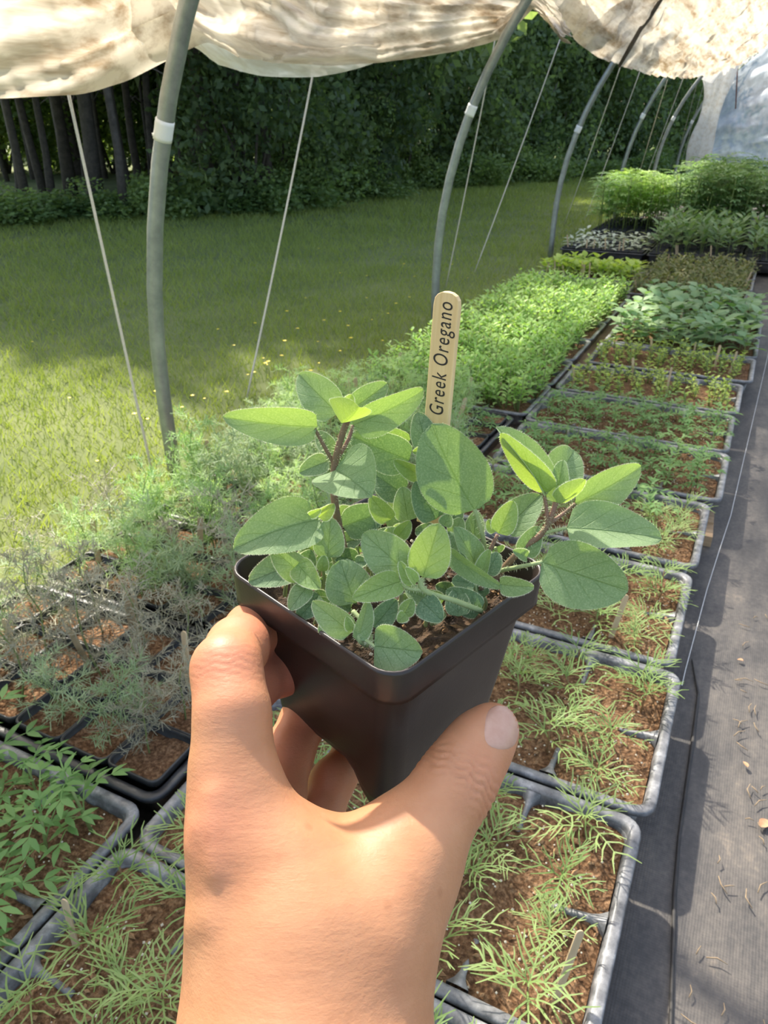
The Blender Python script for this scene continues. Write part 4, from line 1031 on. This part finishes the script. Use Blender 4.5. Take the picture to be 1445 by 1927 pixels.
oleaf((645, 990), (722, 962), 28.3, 28.8, 66, 10, .2, .1, .1, 'ore_dark')
oleaf((700, 1040), (760, 1000), 28.0, 28.4, 60, 0, .2, .1, .1, 'ore_dark')
oleaf((690, 1012), (672, 965), 28.6, 29.0, 50, 0, .2, .1, .1, 'ore_dark')
oleaf((850, 950), (815, 905), 29.2, 29.6, 56, 0, .2, .1, .1, 'ore_dark')
oleaf((760, 930), (700, 890), 29.2, 29.4, 60, 0, .2, .1, .1, 'ore_dark')
# left
ostem([(632, 1060, 27.6), (618, 1010, 27.2), (598, 978, 26.8)], 1.1, .7, 'ore_stem_green')
oleaf((600, 978), (439, 1034), 26.8, 25.6, 108, 16, .20, .10, .12, 'ore', side=.08)
oleaf((600, 974), (629, 948), 26.7, 26.6, 28, 20, .35, .1, .1, 'ore_young')
oleaf((582, 970), (604, 958), 26.4, 26.2, 16, 20, .35, .1, .1, 'ore_young')
oleaf((616, 1050), (622, 974), 26.6, 26.8, 58, 6, .14, .08, .1, 'ore')
oleaf((573, 1084), (511, 1030), 26.2, 26.0, 56, -10, .2, .1, .1, 'ore')
oleaf((560, 1062), (603, 1108), 25.9, 25.3, 48, 8, .25, .1, .15, 'ore_young')
oleaf((578, 1104), (545, 1148), 25.7, 25.3, 40, 10, .2, .1, .1, 'ore')
oleaf((590, 1035), (560, 1020), 26.8, 26.8, 36, 0, .2, .1, .1, 'ore')
oleaf((606, 1075), (610, 1045), 26.2, 26.2, 22, 0, .3, .1, .1, 'ore_young')
oleaf((560, 1062), (468, 1096), 27.2, 26.9, 66, 15, .2, .1, .1, 'ore_dark')
oleaf((600, 1120), (560, 1165), 26.0, 25.6, 46, 0, .2, .1, .1, 'ore_dark')
ostem([(590, 1120, 26.6), (575, 1100, 26.0), (562, 1066, 25.9)], .9, .6, 'ore_stem_green')
# front centre
ostem([(905, 1150, 26.2), (860, 1132, 25.5), (800, 1112, 25.0), (790, 1088, 24.9)], 1.1, .9, 'ore_stem_green')
ostem([(797, 1110, 25.0), (770, 1108, 24.9), (750, 1098, 24.8)], .8, .6, 'ore_stem_green')
oleaf((765, 1076), (684, 1003), 25.2, 25.4, 82, -8, .15, .08, .1, 'ore', blunt=.7)
oleaf((796, 1086), (826, 985), 24.9, 24.8, 78, 4, .16, .08, .1, 'ore_young', blunt=.7)
oleaf((754, 1094), (664, 1127), 24.8, 24.1, 54, 8, .22, .12, .12, 'ore_young')
oleaf((778, 1100), (752, 1056), 24.9, 24.8, 26, -20, .35, .1, .1, 'ore_young')
oleaf((782, 1098), (762, 1068), 24.6, 24.4, 22, 30, .4, .1, .1, 'ore_young')
oleaf((668, 1135), (640, 1054), 25.6, 25.8, 88, -6, .14, .08, .1, 'ore', blunt=.7)
oleaf((662, 1190), (588, 1131), 24.3, 24.2, 56, -16, .25, .1, .12, 'ore')
oleaf((672, 1205), (692, 1130), 24.2, 24.5, 40, 35, .22, .1, .1, 'ore')
oleaf((660, 1186), (652, 1160), 24.1, 24.0, 18, 0, .4, .1, .1, 'ore_young')
oleaf((703, 1180), (746, 1128), 24.8, 25.2, 44, 12, .2, .1, .1, 'ore_dark')
oleaf((758, 1158), (776, 1128), 24.9, 25.1, 30, 10, .25, .1, .1, 'ore_young')
oleaf((764, 1156), (748, 1170), 24.7, 24.6, 22, 0, .25, .1, .1, 'ore_young')
oleaf((792, 1130), (832, 1168), 25.2, 24.9, 50, 0, .2, .1, .1, 'ore_dark')
oleaf((640, 1160), (600, 1192), 25.0, 24.7, 44, 0, .2, .1, .1, 'ore_dark')
oleaf((704, 1216), (795, 1226), 24.1, 23.6, 92, 10, .16, .10, .14, 'ore', blunt=.6)
ostem([(678, 1196, 24.5), (690, 1206, 24.3), (706, 1217, 24.1)], .7, .6, 'ore_stem_green')
ostem([(690, 1215, 24.8), (676, 1205, 24.3), (666, 1185, 24.2)], .9, .7, 'ore_stem_green')
ostem([(664, 1150, 25.4), (690, 1180, 25.0), (700, 1210, 24.9)], .9, .7, 'ore_stem_green')
# right side
oleaf((842, 1036), (948, 1106), 26.6, 25.6, 44, 38, .28, .12, .12, 'ore')
oleaf((940, 1100), (1005, 1104), 25.6, 25.0, 40, 18, .2, .1, .1, 'ore')
oleaf((897, 1068), (854, 992), 27.0, 26.8, 52, 28, .35, .1, .1, 'ore')
oleaf((906, 1084), (922, 1034), 26.4, 26.5, 30, -150, .3, .1, .1, 'ore_young')
oleaf((915, 1080), (938, 1040), 26.8, 27.0, 36, 10, .2, .1, .1, 'ore_dark')
oleaf((938, 1004), (966, 943), 26.8, 26.7, 46, 6, .18, .08, .1, 'ore_young')
oleaf((948, 1000), (1017, 932), 27.4, 27.8, 66, -8, .18, .08, .1, 'ore')
oleaf((934, 1000), (918, 978), 27.0, 27.0, 24, -150, .3, .1, .1, 'ore_young')
oleaf((985, 1046), (1013, 990), 26.8, 26.7, 44, 4, .16, .08, .1, 'ore')
oleaf((992, 1048), (964, 1036), 26.5, 26.0, 22, 10, .3, .1, .1, 'ore')
oleaf((890, 1015), (897, 962), 28.0, 28.2, 38, 0, .2, .1, .1, 'ore')
oleaf((848, 1060), (845, 1000), 27.4, 27.6, 56, 0, .2, .1, .1, 'ore_dark')
oleaf((862, 1160), (860, 1108), 26.2, 26.6, 46, 0, .2, .1, .1, 'ore_dark')
oleaf((905, 1150), (840, 1110), 26.4, 26.6, 50, 0, .2, .1, .1, 'ore_dark')
ostem([(905, 1110, 27.4), (912, 1060, 27.2), (936, 1006, 26.9)], 1.0, .7)
# right sprig leaning out over the rim
ostem([(930, 1090, 27.6), (975, 1040, 27.0), (1015, 1008, 26.6), (1032, 985, 26.4), (1046, 945, 26.2)], 1.4, 1.0)
ostem([(1030, 988, 26.4), (1028, 955, 26.2), (1023, 926, 26.1)], .8, .6)
ostem([(1032, 986, 26.4), (1058, 968, 26.4), (1082, 948, 26.5)], .8, .6)
ostem([(1018, 1005, 26.6), (1045, 998, 26.3), (1066, 994, 26.1)], .8, .6, 'ore_stem_green')
ostem([(935, 1075, 27.2), (980, 1066, 26.4), (1020, 1058, 25.9)], .9, .7, 'ore_stem_green')
oleaf((1027, 932), (933, 804), 26.1, 25.6, 78, 52, .50, .12, .1, 'ore', side=-.05)
oleaf((1034, 925), (942, 815), 26.0, 25.2, 60, 150, .12, -.10, .05, 'ore_young')
oleaf((1042, 905), (1080, 848), 27.0, 27.8, 84, 20, .2, .1, .1, 'ore')
oleaf((1046, 946), (1060, 866), 26.2, 26.0, 46, -14, .3, .08, .1, 'ore')
oleaf((1050, 946), (1101, 902), 25.9, 25.2, 46, -140, .35, -.12, .1, 'ore_young')
oleaf((1082, 948), (1206, 878), 26.6, 27.2, 78, 24, .22, .10, .1, 'ore')
oleaf((1066, 994), (1245, 1014), 26.1, 25.4, 104, -32, .30, .12, .12, 'ore', side=.06)
oleaf((1020, 1058), (1182, 1112), 25.9, 24.9, 126, 6, .16, .12, .12, 'ore', blunt=.78)
# hidden small growth covering the soil
gr = random.Random(9)
for k in range(80):
    x, y = gr.uniform(-.034, .034), gr.uniform(-.034, .036)
    p = PM @ Vector((x, y, .074)); dv = p - CAM; dd = dv.dot(FW); px = IW / 2 + FPX * dv.dot(RT) / dd; py = IH / 2 - FPX * dv.dot(UP) / dd
    if x + y < -.034 or (x < -.01 and y < -.004): continue
    a = gr.uniform(0, 6.28); s_ = gr.uniform(26, 46); hgt = gr.uniform(5, 85)
    oleaf((px, py - hgt), (px + s_ * math.cos(a), py - hgt + s_ * .6 * math.sin(a) - 8), dd * 100 - hgt * .012, dd * 100 - hgt * .012 + .2 * math.sin(a), s_ * .9, gr.uniform(-20, 20), .2, .1, .1, gr.choice(['ore_dark', 'ore_dark', 'ore']))
    ostem([(px, py, dd * 100), (px + 3, py - hgt * .5, dd * 100 - hgt * .006), (px, py - hgt, dd * 100 - hgt * .012)], .8, .6, 'ore_stem_green', False)

# name marker in the pot
mk_b = W(806, 985, .303); mk_t = W(844, 547, .2575)
mz = (mk_t - mk_b).normalized(); mv = (CAM - (mk_b + mk_t) / 2).normalized()
mn = Matrix.Rotation(math.radians(-24), 3, mz) @ (mv - mz * mv.dot(mz)).normalized(); mx_ = mn.cross(mz) * -1
mx_ = mz.cross(mn) * -1
mxr = (mn.cross(mz)); mxr = mxr if mxr.dot(RT) > 0 else -mxr
mnn = mz.cross(mxr) if mz.cross(mxr).dot(mv) > 0 else mxr.cross(mz)
MKM = Matrix(((mxr.x, mnn.x, mz.x, mk_b.x), (mxr.y, mnn.y, mz.y, mk_b.y), (mxr.z, mnn.z, mz.z, mk_b.z), (0, 0, 0, 1)))
mlen = (mk_t - mk_b).length; mw = .0100; mt_ = .0021
def name_marker():
    mb = MB(); out = [(-mw / 2, 0), (mw / 2, 0), (mw / 2, mlen - .0055)]
    for k in range(1, 8):
        a = PI * k / 8; out.append((mw / 2 * math.cos(a) * (1 - .0 * k), mlen - .0055 + .0052 * math.sin(a) ** .7))
    out.append((-mw / 2, mlen - .0055)); n = len(out); e = .0003
    f0 = [(x * .95, mt_ / 2, min(z, mlen - .0006)) for x, z in out]; f1 = [(x, mt_ / 2 - e, z) for x, z in out]; f2 = [(x, -mt_ / 2, z) for x, z in out]
    vs = f0 + f1 + f2
    fs = [tuple(range(n - 1, -1, -1)), tuple(range(2 * n, 3 * n))] + [(k, (k + 1) % n, (k + 1) % n + n, k + n) for k in range(n)] + [(k + n, (k + 1) % n + n, (k + 1) % n + 2 * n, k + 2 * n) for k in range(n)]
    mb.add(vs, fs); return mb.mesh('name_marker', M['tagwood'], False)
M['tagwood'] = plain('pale_marker_wood', (.70, .48, .22), .6, var=(.84, .62, .33), vscale=90, stretch=(4, 4, .12), bmp=.2, bscale=300, bdist=.0003)
nmk = obj('name_marker', name_marker()); nmk.matrix_world = MKM
tag(nmk, 'pale wooden name marker lettered Greek Oregano standing in the held pot', 'plant marker')
fc_ = bpy.data.curves.new('lettering', 'FONT'); fc_.body = 'Greek Oregano'; fc_.size = .0083; fc_.shear = .12; fc_.space_character = 1.16; fc_.extrude = .00004; fc_.align_x = 'LEFT'; fc_.align_y = 'CENTER'
fo = bpy.data.objects.new('lettering_text', fc_); COL.objects.link(fo)
dg = bpy.context.evaluated_depsgraph_get(); tm = bpy.data.meshes.new_from_object(fo.evaluated_get(dg)); bpy.data.objects.remove(fo)
M['ink'] = plain('ink', (.03, .022, .018), .7); tm.materials.clear(); tm.materials.append(M['ink']); tm.name = 'lettering'
tw_ = max(v.co.x for v in tm.vertices) - min(v.co.x for v in tm.vertices); x0_ = min(v.co.x for v in tm.vertices)
def stick_at(py):      # height along the stick that shows at a pixel row
    lo_, hi_ = 0.0, mlen
    for _ in range(40):
        m_ = (lo_ + hi_) / 2; q = mk_b + mz * m_ - CAM; yy = IH / 2 - FPX * q.dot(UP) / q.dot(FW)
        if yy > py: lo_ = m_
        else: hi_ = m_
    return lo_
SZ0, SZ1 = stick_at(778), stick_at(567)
for v in tm.vertices:
    x, y, z = v.co
    v.co = (-y, mt_ / 2 + .00006 + z, SZ0 + (x - x0_) * ((SZ1 - SZ0) / tw_))
tm.update(); obj('lettering', tm, nmk)

# ------------------------------------------------------------------ hand
def build_hand():
    def C(px, py, d): return np.array([(px - IW / 2) / FPX * d, (py - IH / 2) / FPX * d, d])
    # chains: (px, py, depth m, radius m)
    G = {}
    G['palm'] = ([
        [(468, 2250, .175, .025), (494, 2000, .203, .0212), (490, 1880, .211, .0196), (476, 1740, .216, .0168), (461, 1600, .220, .0148), (450, 1510, .224, .0136)],
        [(640, 2250, .178, .026), (655, 2000, .203, .0220), (648, 1880, .211, .0212), (682, 1760, .217, .0200), (712, 1680, .224, .0172), (752, 1630, .230, .0150)],
        [(540, 2250, .172, .026), (560, 2000, .198, .0220), (560, 1860, .206, .0215), (560, 1740, .213, .0200), (540, 1640, .220, .0170)],
        [(492, 2000, .222, .020), (484, 1850, .232, .0200), (470, 1700, .243, .0165), (462, 1570, .250, .0130)],
        [(490, 1850, .245, .0180), (500, 1720, .262, .0150), (500, 1600, .272, .0125)],
        [(520, 1860, .250, .0180), (545, 1740, .275, .0145), (560, 1640, .286, .0115)],
        [(640, 1880, .228, .022), (650, 1760, .240, .0190), (690, 1700, .244, .016)],
        [(470, 1555, .226, .0120), (560, 1605, .232, .0105), (640, 1622, .234, .0095), (715, 1625, .233, .0105), (765, 1595, .234, .0120)],
        [(520, 1660, .225, .016), (620, 1690, .226, .0160), (700, 1670, .228, .0150)],
    ], .010)
    G['index'] = ([[(446, 1525, .224, .0134), (438, 1440, .227, .0118), (437, 1340, .231, .0106), (426, 1258, .239, .0100), (447, 1219, .258, .0096), (474, 1186, .284, .0092), (512, 1180, .303, .0088), (565, 1184, .318, .0084), (615, 1192, .330, .0078)]], .007)
    G['middle'] = ([[(462, 1570, .250, .0120), (448, 1430, .262, .0108), (440, 1330, .270, .0102), (470, 1290, .280, .0096), (530, 1262, .298, .0090), (600, 1250, .318, .0084), (650, 1250, .335, .0078)]], .006)
    G['ring'] = ([[(500, 1600, .272, .0115), (520, 1500, .287, .0104), (540, 1420, .300, .0098), (575, 1350, .312, .0092), (630, 1320, .328, .0086), (680, 1310, .338, .0078)]], .006)
    G['pinky'] = ([[(560, 1640, .286, .0105), (600, 1540, .300, .0092), (625, 1470, .310, .0086), (665, 1420, .320, .0080), (715, 1390, .330, .0072)]], .005)
    G['thumb'] = ([[(690, 1735, .226, .0175), (752, 1635, .231, .0148), (790, 1570, .237, .0128), (832, 1512, .243, .0117), (860, 1468, .248, .0114), (885, 1428, .252, .0103), (908, 1394, .256, .0094), (929, 1370, .259, .0085)]], .007)
    h = .0010
    lo = np.array([-.085, .055, .165]); hi = np.array([.062, .175, .352])
    allp = [C(*q[:3]) for chs, _ in G.values() for ch in chs for q in ch]
    lo = np.min(allp, 0) - .030; hi = np.max(allp, 0) + .030
    n = np.ceil((hi - lo) / h).astype(int) + 1
    ax = [lo[k] + np.arange(n[k]) * h for k in range(3)]
    def field(chs, kk):
        F = np.full(n, .05, np.float32)
        for ch in chs:
            pts = [(C(*q[:3]), q[3]) for q in ch]
            for (a, ra), (b, rb) in zip(pts[:-1], pts[1:]):
                mg = max(ra, rb) + .018
                i0 = np.maximum(((np.minimum(a, b) - mg - lo) / h).astype(int), 0); i1 = np.minimum(((np.maximum(a, b) + mg - lo) / h).astype(int) + 1, n)
                sl_ = tuple(slice(i0[k], i1[k]) for k in range(3))
                X = ax[0][sl_[0]][:, None, None] - a[0]; Y = ax[1][sl_[1]][None, :, None] - a[1]; Z = ax[2][sl_[2]][None, None, :] - a[2]
                ba = b - a; t = np.clip((X * ba[0] + Y * ba[1] + Z * ba[2]) / (ba @ ba), 0, 1)
                d = np.sqrt((X - t * ba[0]) ** 2 + (Y - t * ba[1]) ** 2 + (Z - t * ba[2]) ** 2) - (ra + (rb - ra) * t)
                g = F[sl_]; hh = np.clip(kk - np.abs(g - d), 0, None) / kk
                F[sl_] = np.minimum(g, d) - hh * hh * kk * .25
        return F
    def smin(a, b, kk):
        hh = np.clip(kk - np.abs(a - b), 0, None) / kk; return np.minimum(a, b) - hh * hh * kk * .25
    F = field(*G['palm'])
    F = smin(F, field(*G['thumb']), .010)
    fing = None
    for nm in ('index', 'middle', 'ring', 'pinky'):
        f = field(*G[nm]); F = smin(F, f, .0035 if nm != 'index' else .006)
    # surface nets
    c = tuple(k - 1 for k in n); acc = np.zeros(c + (3,), np.float32); cnt = np.zeros(c, np.float32); neg = F < 0; faces = []
    idx = -np.ones(c, np.int64); quads = []
    for axn in range(3):
        s0 = [slice(None)] * 3; s1 = [slice(None)] * 3; s0[axn] = slice(0, -1); s1[axn] = slice(1, None)
        f0 = F[tuple(s0)]; f1 = F[tuple(s1)]; cr = neg[tuple(s0)] != neg[tuple(s1)]
        I = np.argwhere(cr); a = f0[cr]; b = f1[cr]; t = a / (a - b)
        P = I.astype(np.float32); P[:, axn] += t
        o1, o2 = [k for k in range(3) if k != axn]
        cells = []
        for d1, d2 in ((0, 0), (-1, 0), (-1, -1), (0, -1)):
            J = I.copy(); J[:, o1] += d1; J[:, o2] += d2; cells.append(J)
            ok = np.all((J >= 0) & (J < np.array(c)), 1); Jk = J[ok]
            np.add.at(acc, (Jk[:, 0], Jk[:, 1], Jk[:, 2]), P[ok]); np.add.at(cnt, (Jk[:, 0], Jk[:, 1], Jk[:, 2]), 1)
        flip = (a < 0) ^ (axn == 1)
        quads.append((cells, flip))
    use = cnt > 0; idx[use] = np.arange(use.sum())
    V = acc[use] / cnt[use][:, None] * h + lo
    fs = []
    for cells, flip in quads:
        ok = np.all([np.all((J >= 0) & (J < np.array(c)), 1) for J in cells], 0)
        q = np.stack([idx[J[ok][:, 0], J[ok][:, 1], J[ok][:, 2]] for J in cells], 1); fl = flip[ok]
        q[~fl] = q[~fl][:, ::-1]; fs.append(q)
    Q = np.concatenate(fs)
    # light smoothing
    E = np.concatenate([Q[:, [0, 1]], Q[:, [1, 2]], Q[:, [2, 3]], Q[:, [3, 0]]]); E = np.concatenate([E, E[:, ::-1]])
    deg = np.bincount(E[:, 0], minlength=len(V)).astype(float)
    for it in range(4):
        m_ = np.stack([np.bincount(E[:, 0], V[E[:, 1], k], len(V)) for k in range(3)], 1) / deg[:, None]; V = V + (m_ - V) * .5
    # normals, creases and tendons as small relief
    nr = np.zeros_like(V); fn = np.cross(V[Q[:, 2]] - V[Q[:, 0]], V[Q[:, 3]] - V[Q[:, 1]])
    for k in range(4): np.add.at(nr, Q[:, k], fn)
    nr /= np.linalg.norm(nr, axis=1)[:, None] + 1e-12
    def crease(p, ax_, wid, amp, lam, length):
        p = C(*p); a = C(*ax_[0]) - C(*ax_[1]); a /= np.linalg.norm(a); r = V - p; s = r @ a; rad = np.linalg.norm(r - s[:, None] * a, axis=1)
        wob = .0007 * np.sin(r[:, 0] * 900 + r[:, 1] * 300)
        return amp * np.exp(-(s / wid) ** 2) * np.exp(-(rad / length) ** 4) * (np.abs(np.sin((s + wob) * PI / lam)) - .6)
    disp = crease((880, 1466, .240), ((885, 1428, .252), (832, 1512, .243)), .0065, .0011, .0026, .019)
    disp += crease((414, 1250, .228), ((414, 1258, .236), (430, 1440, .227)), .006, .0003, .0022, .014)
    def ridge(p0, p1, w, amp):
        a = C(*p0); b = C(*p1); ba = b - a; t = np.clip(((V - a) @ ba) / (ba @ ba), 0, 1); d = np.linalg.norm(V - a - t[:, None] * ba, axis=1)
        return amp * np.exp(-(d / w) ** 2)
    disp += ridge((400, 1500, .212), (405, 1640, .203), .004, .0012) + ridge((365, 1740, .206), (385, 1735, .200), .0055, .0013) + ridge((372, 1590, .212), (378, 1560, .212), .005, .0012)
    disp += ridge((800, 1600, .224), (700, 1760, .205), .006, .0008)
    V = V + nr * disp[:, None]
    me = np_mesh('hand', np.stack([V[:, 0], -V[:, 1], -V[:, 2]], 1), Q, M['skin'], True)
    # natural redness over knuckles and creases as a colour attribute
    at = me.color_attributes.new('flush', 'FLOAT_COLOR', 'POINT'); fl = np.zeros(len(V))
    for (p, rr, w) in (((410, 1235, .236), .020, .7), ((480, 1180, .265), .022, .8), ((510, 1270, .29), .03, .9), ((400, 1545, .214), .014, .55), ((440, 1530, .224), .018, .3), ((905, 1465, .245), .012, .5), ((940, 1390, .257), .014, .4), ((560, 1400, .30), .03, .5), ((640, 1480, .305), .025, .4)):
        fl = np.maximum(fl, w * np.exp(-(np.linalg.norm(V - C(*p), axis=1) / rr) ** 2))
    cc = np.stack([fl, fl, fl, np.ones(len(V))], 1).astype(np.float32); at.data.foreach_set('color', cc.ravel())
    return me
def mat_skin():
    m, nt, bs, out = new_mat('skin')
    at = N(nt, 'Attribute'); at.attribute_name = 'flush'
    n1 = noise(nt, 45, 4, .6); n2 = noise(nt, 260, 3, .7, stretch=(.35, 1.5, 1)); n3 = noise(nt, 900, 3, .6)
    c = ramp(nt, n1, [(.3, (.47, .212, .100)), (.7, (.57, .278, .142))])
    mx = N(nt, 'Mix', data_type='RGBA'); nt.links.new(at.outputs['Fac'], mx.inputs['Factor']); nt.links.new(c, mx.inputs['A']); mx.inputs['B'].default_value = (.62, .22, .13, 1)
    vo = N(nt, 'TexVoronoi'); vo.inputs['Scale'].default_value = 70; tc = N(nt, 'TexCoord'); nt.links.new(tc.outputs['Object'], vo.inputs['Vector'])
    fr = ramp(nt, vo.outputs['Distance'], [(.05, (.62, .5, .42)), (.13, (1, 1, 1))])
    mk = N(nt, 'Mix', data_type='RGBA', blend_type='MULTIPLY'); mk.inputs['Factor'].default_value = .28
    nt.links.new(mx.outputs['Result'], mk.inputs['A']); nt.links.new(fr, mk.inputs['B'])
    nt.links.new(mk.outputs['Result'], bs.inputs['Base Color'])
    bs.inputs['Roughness'].default_value = .5; bs.inputs['Specular IOR Level'].default_value = .4
    bs.inputs['Subsurface Weight'].default_value = .22; bs.inputs['Subsurface Radius'].default_value = (1, .32, .16); bs.inputs['Subsurface Scale'].default_value = .006
    ad = N(nt, 'Math', operation='MULTIPLY_ADD'); ad.inputs[1].default_value = .5; nt.links.new(n3, ad.inputs[0]); nt.links.new(n2, ad.inputs[2])
    bump(nt, bs, ad.outputs[0], .30, .0007); return m
M['skin'] = mat_skin()
hand = obj('hand', build_hand()); hand.matrix_world = CM
tag(hand, 'left hand reaching up from below, gripping the black pot between thumb and fingers', 'hand')
# thumbnail, seated on the skin of the thumb tip
def nail():
    from mathutils.bvhtree import BVHTree
    hm = hand.data; bv = BVHTree.FromPolygons([v.co.copy() for v in hm.vertices], [tuple(p.vertices) for p in hm.polygons])
    nu, nv = 22, 17; vs = []; B = Vector((940, 1412)); T = Vector((949, 1327)); hw = 35.0
    d2 = (T - B); s2 = Vector((-d2.y, d2.x)).normalized() * -1
    for i in range(nu):
        u = i / (nu - 1); e = max(0.0, 1 - abs(2 * u - 1) ** 3.2) ** .5
        w = hw * (.10 + .90 * e) * (1 + .06 * u)
        for j in range(nv):
            v = -1 + 2 * j / (nv - 1); q = B + d2 * u + s2 * (w * v)
            r = Vector(((q.x - IW / 2) / FPX, -(q.y - IH / 2) / FPX, -1)).normalized()
            loc, nrm, k_, ds = bv.ray_cast(Vector((0, 0, 0)), r)
            if loc is None: vs.append(None); continue
            lift = .00045 - .0008 * abs(v) ** 6 - .0006 * abs(2 * u - 1) ** 8 * (u < .5)
            vs.append(loc - r * 0 + nrm * lift)
    ok = lambda f: all(vs[k] is not None for k in f); mb = MB()
    fs = [f for f in [(i * nv + j, i * nv + j + 1, (i + 1) * nv + j + 1, (i + 1) * nv + j) for i in range(nu - 1) for j in range(nv - 1)] if ok(f)]
    mb.add([p if p is not None else Vector((0, 0, -.26)) for p in vs], fs)
    me = mb.mesh('thumbnail', M['nail'])
    import bmesh
    bm = bmesh.new(); bm.from_mesh(me); bmesh.ops.delete(bm, geom=[v for v in bm.verts if not v.link_faces], context='VERTS'); bm.to_mesh(me); bm.free(); return me
M['nail'] = plain('nail', (.50, .27, .19), .36, var=(.58, .35, .26), vscale=120)
o = obj('thumbnail', nail(), hand); o['label'] = 'short thumbnail'
